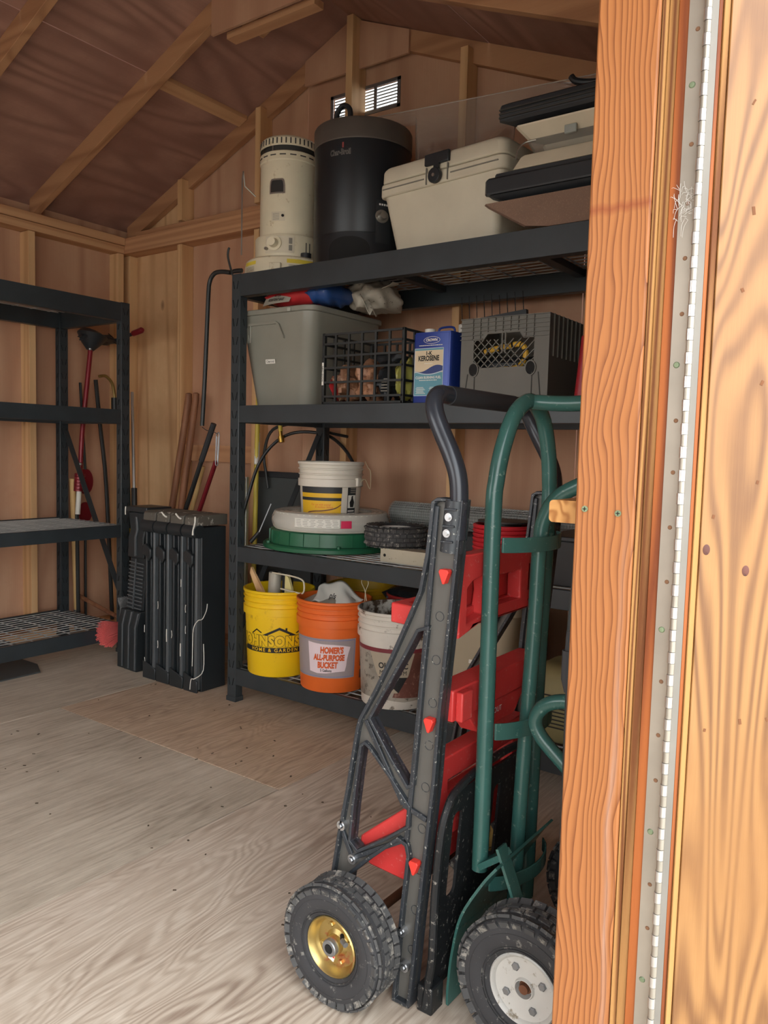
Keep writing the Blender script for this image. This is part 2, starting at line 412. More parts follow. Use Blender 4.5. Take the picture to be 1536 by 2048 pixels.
for x0, x1 in ((WX0+0.04, (WX0+WX1)/2-0.02), ((WX0+WX1)/2+0.02, WX1-0.04)):
    MB().add([(x0, YF-0.006, WZ0+0.04), (x1, YF-0.006, WZ0+0.04), (x1, YF-0.006, WZ1-0.04), (x0, YF-0.006, WZ1-0.04)], [(0, 1, 2, 3)]).build('added_window_pane', tg.m, w1)
# right wall; its door opening is widened out of view to let in more light
wr = struct('wall_right')
ZR = roof_z(XR)
MB().box(XR, XR+0.012, 1.19, 3.07, 0, ZR).build('wall_panel', 'wall_ply', wr)
MB().box(XR, XR+0.012, -1.3, -1.20, 0, ZR).build('wall_panel', 'wall_ply', wr)
MB().box(XR, XR+0.012, -1.20, 1.19, 2.12, ZR).build('wall_panel', 'wall_ply', wr)
for y in (1.60, 2.2, 2.80):
    MB().box(-0.40, XR-0.001, y-0.019, y+0.019, 0.04, 2.10).build('stud', 'stud_z', wr)
MB().box(-0.40, XR-0.001, -1.20, 1.0, 2.03, 2.12).build('door_header', 'stud_y', wr)
MB().box(-0.40, XR-0.001, 1.04, 2.968, 2.10, 2.17).build('top_plate', 'stud_y', wr)
MB().box(-0.40, XR-0.001, -1.3, -1.24, 2.125, 2.17).build('top_plate', 'stud_y', wr)
MB().box(-0.40, XR-0.001, -1.24, -1.202, 0.0, 2.10).build('stud', 'stud_z', wr)

# roof
ce = struct('ceiling')
def slope_panel(x0, x1, m='roof_ply', t=0.012):
    MB().prism([(x0, roof_z(x0)), (x1, roof_z(x1)), (x1, roof_z(x1)+t), (x0, roof_z(x0)+t)], YF-0.2, YB+0.2, 'xz').build('roof_panel', m, ce)
slope_panel(-4.45, -3.162); slope_panel(-3.158, RX); slope_panel(RX, -1.70); slope_panel(-1.697, -0.05)
for k, y in enumerate((3.045, 2.42, 1.81, 1.20, 0.59, -0.02, -0.63, -1.26)):
    for sgn in (-1, 1):
        xe = -4.16 if sgn < 0 else -0.36
        pl = [(xe, raf_z(xe)), (RX, raf_z(RX)), (RX, roof_z(RX)-0.001), (xe, roof_z(xe)-0.001)]
        MB().prism(pl, y-0.019, y+0.019, 'xz').build('rafter', 'rafter', ce, bev=0.002)
    gx0, gx1, gz = (-2.72, -2.10, 2.895) if k == 0 else (-2.70, -2.16, 2.865)
    gp = [(gx0, gz), (gx1, gz), (gx1, roof_z(gx1)-0.006), (RX, RZ-0.006), (gx0, roof_z(gx0)-0.006)]
    MB().prism(gp, y-0.032, y-0.020, 'xz').build('gusset_plate', 'wall_ply', ce)
    if k == 1: MB().box(-2.66, -2.16, y+0.020, y+0.075, 2.862, 2.89).build('collar_strip', 'stud_x', ce)
MB().prism([(-3.19, roof_z(-3.19)-0.02), (-3.13, roof_z(-3.13)-0.02), (-3.13, roof_z(-3.13)-0.001), (-3.19, roof_z(-3.19)-0.001)], 2.44, 3.02, 'xz').build('seam_batten', 'stud_y', ce)
MB().prism([(-2.72, roof_z(-2.72)-0.02), (-2.66, roof_z(-2.66)-0.02), (-2.66, roof_z(-2.66)-0.001), (-2.72, roof_z(-2.72)-0.001)], 2.46, 2.72, 'xz').build('seam_batten', 'stud_y', ce)

# gable vent
ve = thing('gable_vent', 'louvred metal vent in the gable wall behind the centre stud', 'vent', (-2.385, YB, 2.71), world=True)
f = MB()
for a in ((-2.595, -2.578, 2.70, 2.835), (-2.195, -2.178, 2.70, 2.835), (-2.595, -2.178, 2.70, 2.714), (-2.595, -2.178, 2.82, 2.835), (-2.33, -2.312, 2.714, 2.82), (-2.49, -2.48, 2.714, 2.82)):
    f.box(a[0], a[1], YB-0.004, YB-0.001, a[2], a[3])
f.build('vent_frame', 'dull_steel', ve)
for i in range(7):
    z = 2.722+i*0.0145
    MB().cbox((-2.385, YB+0.016, z+0.003), (0.385, 0.017, 0.006), M.Rotation(0.28, 3, 'X')).build('slat', 'dull_steel', ve)

# door jamb: trimmer stud face, siding edge, casing strip
t1 = struct('trim_1')
MB().box(-0.404, -0.3235, 1.0, 1.038, -0.02, 2.03).build('jamb_board', 'jamb', t1, bev=0.003)
MB().box(-0.3225, -0.3155, 1.002, 1.19, -0.25, 2.12).build('siding_edge', 'ply_edge', t1, bev=0.0008)
MB().box(-0.315, -0.3035, 1.006, 1.19, -0.25, 2.12).build('siding_edge', 'ply_edge', t1, bev=0.0008)
MB().box(-0.3025, -0.262, 1.002, 1.10, -0.25, 2.12).build('casing_strip', 'trim', t1, bev=0.001)
MB().box(-0.300, -0.262, 1.102, 1.19, -0.25, 2.12).build('casing_strip', 'trim', t1, bev=0.001)
for x, z in ((-0.390, 1.041), (-0.345, 1.038)):
    sc = MB().cyl((x, 0.9985, z), (x, 1.002, z), 0.0042, n=14).build('screw', 'screw_green', t1)
    q = MB(); q.box(x-0.0026, x+0.0026, 0.9980, 0.9990, z-0.0005, z+0.0005); q.box(x-0.0005, x+0.0005, 0.9980, 0.9990, z-0.0026, z+0.0026); q.build('screw_slot', 'slot', sc)
sb = MB().prism(rrect(-0.458, -0.372, 1.0165, 1.048, 0.006), 1.039, 1.25, 'xz').build('stop_block', wood('stop_block_pine', (202, 150, 90), (150, 96, 48), 'Y', 40, 0.1, 22, 0.7, 0.6), bev=0)
tag(sb, 'short pine block with end grain screwed behind the jamb board', 'wood block')

# open door, swung out 126 degrees about the hinge line
HX, HY = -0.2660, 0.9945
DA = math.radians(36)
dr = struct('door_1', (HX, HY, 0)); dr.rotation_euler = (0, 0, DA)
MB().box(0.0128, 0.018, 0.0015, 0.0096, -0.12, 2.02).build('door_edge_strip', 'trim', dr, bev=0.001)
MB().box(0.003, 0.9, 0.010, 0.048, -0.12, 2.02).build('door_frame', 'trim', dr, bev=0.002)
MB().box(0.0262, 0.9, -0.003, 0.0095, -0.13, 2.03).build('door_panel', 'door_ply', dr, bev=0.001)
MB().box(0.0185, 0.0258, -0.001, 0.0095, -0.12, 2.02).build('door_edge_strip', 'ply_edge', dr, bev=0.001)
rk = random.Random(5)
kn = MB()
for i in range(26):
    x = 0.035+rk.random()*0.16; z = 0.35+rk.random()*1.4; kn.cbox((x, -0.0031, z), (0.0016+rk.random()*0.002, 0.0006, 0.004+rk.random()*0.006), M.Rotation(rk.uniform(-0.5, 0.5), 3, 'Y'))
kn.build('gouge', paint('dark_gouge', (110, 66, 34), 0.8), dr, kind='stuff')
for x, z in ((0.034, 1.000), (0.084, 0.975)):
    k = MB().lathe([(0.0, 0.0004), (0.003, 0.0006), (0.0045, 0.0)], M.Translation((x, -0.0032, z)) @ M.Rotation(PI/2, 4, 'X') @ M.Diagonal((1, 1.5, 1, 1)), n=16).build('knot', paint('wood_knot', (92, 48, 36), 0.6, 0, 0.4, (60, 30, 22), 0.3, 120), dr)

# piano hinge
hg = thing('piano_hinge', 'long galvanised piano hinge between the orange jamb and the open door', 'hinge', (HX, HY, 0), world=True)
MB().box(-0.2895, HX-0.0015, 0.9995, 1.0015, -0.10, 2.02).build('hinge_leaf', 'hinge', hg)
lf = MB(); cth, sth = math.cos(DA), math.sin(DA)
lf.bar((HX+0.0064*cth, HY+0.0064*sth, -0.10), (HX+0.0064*cth, HY+0.0064*sth, 2.02), 0.0112, 0.0012, up=(-sth, cth, 0)) 
lf.build('hinge_leaf', paint('hinge_leaf_grey', (118, 112, 104), 0.6, 0.2, 0.1), hg)
PK = 0.0142
k0 = MB().cyl((HX, HY-0.002, 0), (HX, HY-0.002, PK-0.0006), 0.0046, n=12).build('knuckle', 'knuckle', hg)
k1 = MB().cyl((HX+0.0004, HY-0.002, 0), (HX+0.0004, HY-0.002, PK-0.0006), 0.0041, n=12).build('knuckle', 'hinge', hg)
nk = int(1.74/PK)
for i in range(nk):
    z = 0.26+i*PK
    if i < 2: c = (k0, k1)[i]
    else:
        c = (k0, k1)[i % 2].copy(); COL.objects.link(c)
    c.location.z = z
s0 = MB().lathe([(0, 0.001), (0.0022, 0.0008), (0.0028, 0)], M.Rotation(PI/2, 4, 'X'), n=10).build('screw', paint('rusty_hole', (120, 84, 58), 0.7, 0.2), hg)
s1 = MB().lathe([(0, 0.0016), (0.0030, 0.0012), (0.0040, 0)], M.Rotation(PI/2, 4, 'X'), n=12).build('screw', 'screw_green', hg)
rk = random.Random(9); first = [True, True]
for i in range(22):
    z = 0.30+i*0.066+rk.uniform(-0.004, 0.004); big = i in (2, 5, 9, 14, 19)
    src = s1 if big else s0
    c = src if first[int(big)] else src.copy()
    if not first[int(big)]: COL.objects.link(c)
    first[int(big)] = False
    c.location = V((-0.2815 if big else -0.2785, 0.9994, z))

cw_ = MB(); rw = random.Random(21)
for i in range(46):
    c0 = V((-0.285+rw.uniform(-0.006, 0.012), 0.9975, 1.418+rw.uniform(-0.02, 0.02))); an = rw.uniform(0, 2*PI); L_ = rw.uniform(0.006, 0.022)
    cw_.tube(smooth_path([c0, c0+V((0.5*L_*math.cos(an), -0.003*rw.random(), 0.5*L_*math.sin(an)+0.002)), c0+V((L_*math.cos(an)*0.7, 0.001, L_*math.sin(an)))], 3), 0.00022, 4)
cwo = cw_.build('cobweb', paint('dusty_web', (206, 202, 196), 0.8), None, kind='stuff'); cwo['label'] = 'dusty white cobweb tangled on the hinge leaf'; cwo['category'] = 'cobweb'
# ------------------------------------------------------------ storage racks
def make_rack(label, loc, rz, L, D, tiers, decks, brace=True):
    r = thing('storage_rack', label, 'shelf rack', loc, rz, 'steel racks along the shed walls')
    pw, pd = 0.052, 0.042
    for px in (0, L-pw):
        for k, py in enumerate((0, D-pd)):
            p = MB().box(px, px+pw, py, py+pd, 0.012, 1.83).build('post', 'rack', r, bev=0.003)
            sl = MB()
            for i in range(23):
                z = 0.085+i*0.077
                for s in (-1, 1):
                    for yy in (py-0.0004,):
                        sl.bar((px+pw/2+s*0.015, yy, z+0.020), (px+pw/2+s*0.0075, yy, z-0.012), 0.0012, 0.005, up=(0, 1, 0))
                # slots of the end face
                for xx in (px-0.0004, px+pw+0.0004):
                    sl.bar((xx, py+pd/2-0.004, z+0.018), (xx, py+pd/2+0.004, z-0.010), 0.005, 0.0012, up=(0, 1, 0))
            sl.build('slots', 'slot', p, kind='stuff')
            MB().box(px-0.003, px+pw+0.003, py-0.003, py+pd+0.003, 0, 0.022).build('foot', 'rack', p, bev=0.002)
    for (z, h), deck in zip(tiers, decks):
        for py, name in ((0.001, 'beam'), (D-0.041, 'beam')):
            b = MB().prism([(py, z-h), (py+0.04, z-h), (py+0.04, z-0.012), (py+(0.016 if py < 0.1 else 0.024), z-0.012), (py+(0.016 if py < 0.1 else 0.024), z), (py, z)] if py < 0.1 else
                           [(py, z-h), (py+0.04, z-h), (py+0.04, z), (py+0.024, z), (py+0.024, z-0.012), (py, z-0.012)], pw, L-pw, 'yz').build(name, 'rack', r, bev=0.0015)
        for px in (0.006, L-0.041):
            MB().box(px, px+0.035, pd, D-pd, z-h, z-0.006).build('end_beam', 'rack', r, bev=0.0015)
        if deck:
            for px in (L*0.345, L*0.66):
                q = MB().box(px, px+0.038, 0.02, D-0.02, z-0.040, z-0.014).build('deck_support', 'rack', r, bev=0.0015)
                MB().box(px+0.006, px+0.032, 0.018, 0.03, z-0.047, z-0.041).build('support_clip', 'wire', q)
            w = MB(); n = 13
            for i in range(n):
                y = 0.03+(D-0.06)*i/(n-1); w.bar((0.01, y, z-0.006), (L-0.01, y, z-0.006), 0.004, 0.004)
            n = int(L/0.10)
            for i in range(n+1):
                x = 0.012+(L-0.024)*i/n; w.bar((x, 0.02, z-0.010), (x, D-0.02, z-0.010), 0.004, 0.004)
            w.build('wire_deck', 'wire', r, kind='stuff', smooth=0)
    if brace:
        for px in (0.012, L-0.020):
            for z0, z1 in ((0.26, 1.19), (1.30, 1.72))[:brace]:
                MB().bar((px+0.004, 0.03, z0), (px+0.004, D-0.03, z1), 0.004, 0.030, up=(1, 0, 0)).build('brace', 'rack', r)
    return r
TI = ((1.827, 0.092), (1.282, 0.072), (0.682, 0.064), (0.150, 0.072))
rackR = make_rack('black steel rack loaded with bins and buckets along the gable wall', (-2.502, 2.338, 0), 0, 1.956, 0.60, TI, (1, 1, 1, 1), 1)
rackL = make_rack('empty black steel rack with wire decks along the side wall', (-3.497, 2.562-1.83, 0), PI/2, 1.83, 0.60, TI, (1, 0, 1, 1), 1)
# ------------------------------------------------------------ hand trucks
mat('frame_plastic', paint('black_grey_resin', (86, 84, 80), 0.42, 0.0, 0.10, bump=0.05, bscale=300))
mat('frame_rim', paint('frame_rim_dark', (50, 54, 59), 0.38, 0.1, 0.12, (190, 190, 180), 0.05, 160))
mat('red_plastic', paint('red_resin_dusty', (198, 56, 54), 0.45, 0.0, 0.08, (200, 110, 104), 0.10, 90))
mat('red_bright', paint('red_latch', (222, 58, 48), 0.45, 0, 0.05))
mat('tyre', paint('black_rubber_dusty', (50, 50, 52), 0.75, 0, 0.15, (120, 118, 112), 0.10, 55, 0.15, bscale=60))
mat('tyre_tread', paint('tread_rubber_dusty', (70, 70, 70), 0.85, 0, 0.2, (140, 136, 128), 0.35, 45))
mat('gold_rim', paint('zinc_gold_rim', (190, 166, 104), 0.32, 0.8, 0.2, (186, 120, 84), 0.3, 18))
mat('white_rim', paint('white_painted_rim', (196, 194, 188), 0.5, 0.1, 0.08, (140, 130, 112), 0.12, 40))
mat('rust', paint('rusty_hub', (112, 72, 50), 0.8, 0.3, 0.25))
mat('black_steel', paint('black_painted_steel', (40, 42, 44), 0.4, 0.3, 0.15, (150, 146, 138), 0.12, 90))
mat('handle_black', paint('black_satin_handle', (46, 50, 57), 0.27, 0.15, 0.08))
mat('grip', paint('black_foam_grip', (46, 47, 50), 0.7, 0, 0.1, bump=0.2))
mat('green_paint', paint('dark_green_enamel', (54, 96, 90), 0.25, 0.0, 0.12, (110, 136, 126), 0.03, 70))
mat('white_print', paint('white_print', (228, 228, 224), 0.6, 0, 0.02))
mat('black_print', paint('black_print', (26, 26, 26), 0.6, 0, 0.02))

def offset_loop(lp, d):
    n = len(lp); out = []
    area = sum(lp[i][0]*lp[(i+1) % n][1]-lp[(i+1) % n][0]*lp[i][1] for i in range(n)); sg = 1 if area > 0 else -1
    for i in range(n):
        a, b, c = V(lp[i-1]), V(lp[i]), V(lp[(i+1) % n])
        e1 = (b-a).normalized(); e2 = (c-b).normalized()
        n1 = V((-e1.y, e1.x))*sg; n2 = V((-e2.y, e2.x))*sg; m = (n1+n2)
        if m.length < 1e-4: m = n1
        m.normalize(); k = d/max(0.45, m.dot(n1)); out.append(tuple(b+m*k))
    return out

ht = thing('hand_truck', 'black and red resin hand truck with a gold-rimmed wheel, beside the green hand truck', 'hand truck', (-0.86, 1.46, 0), world=True)
outer = [(-0.785, 1.018), (-0.772, 1.026), (-0.717, 1.024), (-0.724, 0.921), (-0.731, 0.835), (-0.742, 0.709), (-0.750, 0.610), (-0.757, 0.481), (-0.771, 0.335), (-0.785, 0.176), (-0.795, 0.046), (-0.800, 0.004), (-0.842, 0.004), (-0.836, 0.103), (-0.826, 0.223), (-0.817, 0.315), (-0.822, 0.333), (-0.838, 0.338), (-0.856, 0.322), (-0.918, 0.265), (-0.960, 0.222), (-0.965, 0.189), (-1.012, 0.183), (-1.007, 0.213), (-0.992, 0.306), (-0.974, 0.399), (-0.961, 0.478), (-0.950, 0.544), (-0.943, 0.567), (-0.910, 0.626), (-0.870, 0.706), (-0.836, 0.781), (-0.808, 0.845), (-0.795, 0.915)]
h1 = [(-0.790, 0.771), (-0.796, 0.699), (-0.803, 0.588), (-0.812, 0.462), (-0.821, 0.456), (-0.863, 0.503), (-0.915, 0.569), (-0.879, 0.633), (-0.834, 0.712), (-0.806, 0.765)]
h2 = [(-0.928, 0.512), (-0.919, 0.507), (-0.867, 0.460), (-0.820, 0.413), (-0.820, 0.375), (-0.869, 0.336), (-0.940, 0.286), (-0.959, 0.298), (-0.952, 0.373), (-0.943, 0.451), (-0.936, 0.505)]
def frame(y0):
    fr = MB().prism(outer, y0+0.012, y0+0.020, 'xz', holes=[h1, h2]).build('side_frame', 'frame_plastic', ht)
    r = MB().prism(outer, y0, y0+0.032, 'xz', holes=[offset_loop(outer, 0.0075)])
    for h in (h1, h2): r.prism(offset_loop(h, -0.0065), y0+0.002, y0+0.030, 'xz', holes=[h])
    for p, q in (((-0.776, 1.010), (-0.790, 0.779)), ((-0.790, 0.779), (-0.803, 0.588)), ((-0.803, 0.588), (-0.813, 0.455)), ((-0.813, 0.455), (-0.822, 0.335)), ((-0.929, 0.563), (-0.832, 0.413)), ((-0.832, 0.413), (-0.776, 0.398)), ((-0.985, 0.315), (-0.955, 0.262)), ((-0.955, 0.262), (-0.822, 0.345))):
        r.bar((p[0], y0+0.008, p[1]), (q[0], y0+0.008, q[1]), 0.010, 0.007, up=(0, 1, 0))
    r.build('frame_rim', 'frame_rim', fr, bev=0.0012)
    # handle socket with ribs and screws
    s = MB().tube([(-0.745, y0+0.014, 0.925), (-0.736, y0+0.014, 1.022)], 0.0225, 16)
    s.build('handle_socket', 'frame_rim', fr)
    rb = MB()
    for z in (0.946, 0.975, 1.006): rb.cbox((-0.744+(z-0.94)*0.1, y0-0.008, z), (0.026, 0.006, 0.004))
    rb.build('socket_rib', 'frame_rim', fr, bev=0.001)
    for z in (0.962, 0.992):
        x = -0.744+(z-0.94)*0.1
        b = MB(); b.cyl((x, y0-0.006, z), (x, y0-0.013, z), 0.0078, n=14); b.cyl((x, y0-0.013, z), (x, y0-0.0165, z), 0.0045, n=6); b.build('bolt', 'steel', fr)
    for x, z in ((-0.751, 0.880), (-0.774, 0.590), (-0.798, 0.298)):
        MB().prism([(x-0.011, z+0.008), (x-0.008, z+0.013), (x+0.008, z+0.013), (x+0.011, z+0.008), (x+0.002, z-0.015), (x-0.002, z-0.015)], y0-0.004, y0+0.012, 'xz').build('latch_tab', 'red_bright', fr, bev=0.0015)
    for x, z in ((-0.983, 0.325), (-0.824, 0.155), (-0.815, 0.085), (-0.952, 0.262)):
        b = MB(); b.lathe([(0.0105, 0), (0.0105, 0.012), (0.006, 0.012), (0.006, 0.004)], M.Translation((x, y0+0.012, z)) @ M.Rotation(PI/2, 4, 'X'), 16); b.cyl((x, y0+0.008, z), (x, y0-0.006, z), 0.0045, n=6); b.build('bolt', 'steel', fr)
    rings = MB()
    for i in range(9):
        z = 0.12+i*0.085; x = -0.811+z*0.058
        rings.lathe([(0.0095, 0), (0.0095, 0.0008), (0.0085, 0.0008), (0.0085, 0)], M.Translation((x, y0+0.012, z)) @ M.Rotation(PI/2, 4, 'X'), 18)
    rings.build('mould_mark', 'frame_rim', fr, kind='stuff')
    return fr
frame(1.242); frame(1.675)
hp = [(-0.7335, 1.256, 0.95), (-0.7325, 1.256, 1.02), (-0.737, 1.256, 1.066), (-0.753, 1.257, 1.106), (-0.776, 1.259, 1.147), (-0.794, 1.262, 1.182), (-0.803, 1.272, 1.208), (-0.807, 1.296, 1.222), (-0.808, 1.34, 1.222), (-0.808, 1.47, 1.222)]
hp = hp+[(p[0], 2.945-p[1], p[2]) for p in reversed(hp[:-1])]
MB().tube(smooth_path(hp, 5), 0.0175, 16).build('handle', 'handle_black', ht)
MB().tube([(-0.808, 1.33, 1.222), (-0.808, 1.61, 1.222)], 0.0192, 16).build('grip', 'grip', ht)
# red cross members
c1 = MB().prism([(1.276, 0.756), (1.36, 0.775), (1.60, 0.775), (1.675, 0.756), (1.675, 0.916), (1.276, 0.916)], -0.768, -0.735, 'yz', holes=[[(1.305, 0.78), (1.375, 0.79), (1.385, 0.835), (1.375, 0.872), (1.325, 0.862), (1.305, 0.85)], [(1.415, 0.80), (1.535, 0.80), (1.535, 0.862), (1.415, 0.862)], [(1.575, 0.79), (1.645, 0.78), (1.645, 0.85), (1.625, 0.862), (1.575, 0.872)]])
c1.build('cross_member', 'red_plastic', ht, bev=0.003)
MB().box(-0.792, -0.775, 1.276, 1.675, 0.80, 0.905).build('cross_member', 'red_plastic', ht, bev=0.003)
MB().prism([(-0.905, 1.292), (-0.76, 1.277), (-0.76, 1.672), (-0.905, 1.657)], 0.762, 0.803, 'xy', holes=[[(-0.878, 1.315), (-0.775, 1.305), (-0.775, 1.645), (-0.878, 1.635)]]).build('cross_member', 'red_plastic', ht, bev=0.003)
c2 = MB().box(-0.800, -0.742, 1.276, 1.675, 0.592, 0.654)
c2.box(-0.742, -0.726, 1.285, 1.325, 0.592, 0.650); c2.box(-0.742, -0.726, 1.60, 1.64, 0.592, 0.650)
c2.prism([(1.34, 0.592), (1.61, 0.592), (1.56, 0.54), (1.39, 0.54)], -0.79, -0.748, 'yz')
c2o = c2.build('cross_member', 'red_plastic', ht, bev=0.003)
text('lettering', 'OUT', 0.017, 'white_print', c2o, lambda x, y, h: (-0.7475, 1.475+x, 0.567+y))
c3 = MB().prism([(1.276, 0.33), (1.675, 0.33), (1.675, 0.50), (1.276, 0.50)], -0.82, -0.778, 'yz', holes=[[(1.33, 0.38), (1.62, 0.38), (1.62, 0.45), (1.33, 0.45)]])
c3.build('cross_member', 'red_plastic', ht, bev=0.003)
MB().prism([(-0.958, 0.275), (-0.955, 0.300), (-0.83, 0.405), (-0.81, 0.40), (-0.815, 0.245), (-0.83, 0.240), (-0.93, 0.245)], 1.276, 1.675, 'xz').build('cross_member', 'red_plastic', ht, bev=0.003)
# folded toe plate
def tx(z): return -0.775+(z-0.02)*0.070
def tp(y, z, d=0.0): return (tx(z)+d, y, z)
pl = MB(); zz = [(1.262, 0.03), (1.66, 0.03), (1.66, 0.40), (1.62, 0.445), (1.30, 0.445), (1.262, 0.40)]
hl = [rrect(1.30, 1.335, 0.22, 0.40, 0.015), rrect(1.47, 1.50, 0.20, 0.40, 0.014), rrect(1.60, 1.635, 0.22, 0.40, 0.015)]
pl.prism(zz, -0.003, 0.003, 'yz', holes=hl)
pl.v = [V((tx(p.z)+p.x, p.y, p.z)) for p in pl.v]
plo = pl.build('toe_plate', 'black_steel', ht)
rim_pts = [tp(1.258, 0.012, 0.004), tp(1.262, 0.07, 0.004), tp(1.252, 0.13, 0.012), tp(1.254, 0.25, 0.004), tp(1.254, 0.36, 0.004), tp(1.266, 0.415, 0.004), tp(1.30, 0.45, 0.004), tp(1.40, 0.468, 0.004), tp(1.53, 0.468, 0.004), tp(1.63, 0.45, 0.004), tp(1.662, 0.40, 0.004), tp(1.668, 0.25, 0.004), tp(1.668, 0.05, 0.004)]
MB().tube(smooth_path(rim_pts, 5), 0.0085, 10).build('toe_rim', 'black_steel', plo)
MB().box(-0.79, -0.755, 1.255, 1.30, 0.0, 0.055).build('hinge_lug', 'black_steel', plo, bev=0.003)
MB().box(-0.79, -0.755, 1.63, 1.675, 0.0, 0.055).build('hinge_lug', 'black_steel', plo, bev=0.003)
MB().cyl((-0.932, 1.16, 0.1245), (-0.932, 1.79, 0.1245), 0.010, n=12).build('axle', 'rust', ht)

def make_wheel(par, c, rimkind, flip=False, w=0.084, sc=1.0):
    ax = M.Translation(c) @ M.Rotation(-PI/2 if flip else PI/2, 4, 'X') @ M.Diagonal((sc, sc, sc, 1))
    h = w/2
    t = MB().lathe([(0.064, -0.027), (0.070, -0.034), (0.090, -h), (0.112, -h), (0.125, -h*0.90), (0.1305, -h*0.70), (0.1325, -h*0.35), (0.1330, 0), (0.1325, h*0.35), (0.1305, h*0.70), (0.125, h*0.90), (0.112, h), (0.090, h), (0.070, 0.034), (0.064, 0.027)], ax, 56)
    t = t.build('wheel', 'tyre', par, smooth=60)
    b = MB(); n = 30
    for i in range(n):
        a = 2*PI*i/n
        for s, dz, da, sz in ((1, 0.026, 0.0, 0.020), (-1, 0.026, 0.5, 0.020), (1, 0.008, 0.5, 0.012), (-1, 0.008, 0.0, 0.012)):
            an = a+da*2*PI/n
            m = ax @ M.Rotation(an, 4, 'Z') @ M.Translation((0.1315 if abs(dz) > 0.02 else 0.1335, 0, s*dz)) @ M.Rotation(s*(0.45 if dz > 0.02 else 0.0), 4, 'Y')
            b.box(-0.004, 0.0018, -0.0118, 0.0118, -sz/2, sz/2, m)
        for s in (1, -1):
            m = ax @ M.Rotation(a, 4, 'Z') @ M.Translation((0.118, 0, s*(h-0.0018))) @ M.Rotation(-s*0.35, 4, 'Y')
            b.box(-0.010, 0.010, -0.0095, 0.0095, -0.0025, 0.0014, m)
    b.build('tread', 'tyre_tread', t, kind='stuff', bev=0)
    sw = MB()
    for r in (0.075, 0.080, 0.105):
        sw.lathe([(r, h-0.004), (r+0.0006, h+0.0008 if r > 0.088 else h-0.002), (r+0.0016, h+0.0008 if r > 0.088 else h-0.002), (r+0.002, h-0.004)], ax, 48)
    sw.build('sidewall_line', 'tyre', t)
    if rimkind == 'gold':
        MB().lathe([(0.066, 0.024), (0.067, 0.034), (0.0645, 0.0365), (0.061, 0.033), (0.0575, 0.020), (0.052, 0.013), (0.030, 0.012), (0.022, 0.018), (0.0215, 0.030), (0.0, 0.030)], ax, 48).build('rim', 'gold_rim', t, smooth=30)
        MB().lathe([(0.0185, 0.028), (0.0185, 0.040), (0.0165, 0.042), (0.0105, 0.042), (0.0105, 0.036), (0, 0.036)], ax, 24).build('hub', 'dull_steel', t)
        MB().lathe([(0.0095, 0.034), (0.0095, 0.043), (0, 0.043)], ax, 12).build('axle_end', 'slot', t)
        for a in (0.35, 1.92, 3.5, 5.05):
            m = ax @ M.Translation((0.041*math.cos(a), 0.041*math.sin(a), 0.012))
            MB().lathe([(0.0062, 0), (0.0062, 0.006), (0.0045, 0.0075), (0, 0.0075)], m, 6).build('lug_nut', 'gold_rim', t)
        p = [ax @ V(q) for q in ((0.018, 0.026, 0.018), (0.030, 0.026, 0.032), (0.046, 0.026, 0.040))]
        MB().tube([p[0], p[1]], 0.0042, 10).build('valve_stem', 'slot', t); MB().tube([p[1], p[2]], 0.0052, 10).build('valve_cap', 'dull_steel', t)
        q = MB().box(-0.008, 0.008, -0.007, 0.007, 0, 0.0006, ax @ M.Translation((-0.014, -0.040, 0.0126)) @ M.Rotation(-0.3, 4, 'Z')).build('sticker', 'white_print', t)
        MB().box(-0.0075, 0.0075, 0.002, 0.0065, 0.0006, 0.001, ax @ M.Translation((-0.014, -0.040, 0.0126)) @ M.Rotation(-0.3, 4, 'Z')).build('sticker_band', 'red_bright', t)
    else:
        MB().lathe([(0.066, 0.022), (0.0675, 0.032), (0.065, 0.0345), (0.061, 0.032), (0.058, 0.027), (0.050, 0.0245), (0.020, 0.0245), (0.018, 0.030), (0.0165, 0.030), (0.0165, 0.012), (0.0, 0.012)], ax, 48).build('rim', 'white_rim', t, smooth=30)
        MB().lathe([(0.0125, 0.010), (0.0125, 0.020), (0.006, 0.022), (0, 0.020)], ax, 14).build('hub', 'rust', t)
        for a in (0.5, 2.05, 3.65, 5.2):
            m = ax @ M.Translation((0.040*math.cos(a), 0.040*math.sin(a), 0.0245))
            MB().lathe([(0.0078, 0), (0.0078, 0.0035), (0.006, 0.005), (0, 0.005)], m, 6).build('lug_nut', 'dull_steel', t)
    return t
make_wheel(ht, V((-0.932, 1.186, 0.1245)), 'gold', sc=0.91)
make_wheel(ht, V((-0.932, 1.765, 0.1245)), 'gold', True, sc=0.91)

# green steel truck standing back to back with it
gt = thing('hand_truck', 'dark green tubular steel hand truck with white wheel rims, against the door jamb', 'hand truck', (-0.62, 1.46, 0), world=True)
NY, FY, CY = 1.357, 1.575, 1.466
lp = [(-0.714, NY, 0.275), (-0.713, NY, 0.60), (-0.714, NY, 0.98), (-0.712, NY+0.004, 1.06), (-0.706, NY+0.018, 1.13), (-0.700, NY+0.050, 1.19), (-0.697, CY, 1.218), (-0.697, FY-0.050, 1.19), (-0.696, FY-0.018, 1.13), (-0.695, FY-0.004, 1.06), (-0.696, FY, 0.98), (-0.704, FY, 0.60), (-0.710, FY, 0.12)]
MB().tube(smooth_path(lp, 6), 0.0165, 16).build('frame_loop', 'green_paint', gt)
ph = [(-0.690, CY, 1.216), (-0.62, CY, 1.212), (-0.53, CY, 1.212), (-0.475, CY, 1.19), (-0.462, CY, 1.145), (-0.49, CY, 1.10), (-0.56, CY, 1.065), (-0.625, CY, 1.03), (-0.655, CY, 0.985), (-0.664, CY, 0.92), (-0.668, CY, 0.75), (-0.680, CY, 0.45), (-0.688, CY, 0.16)]
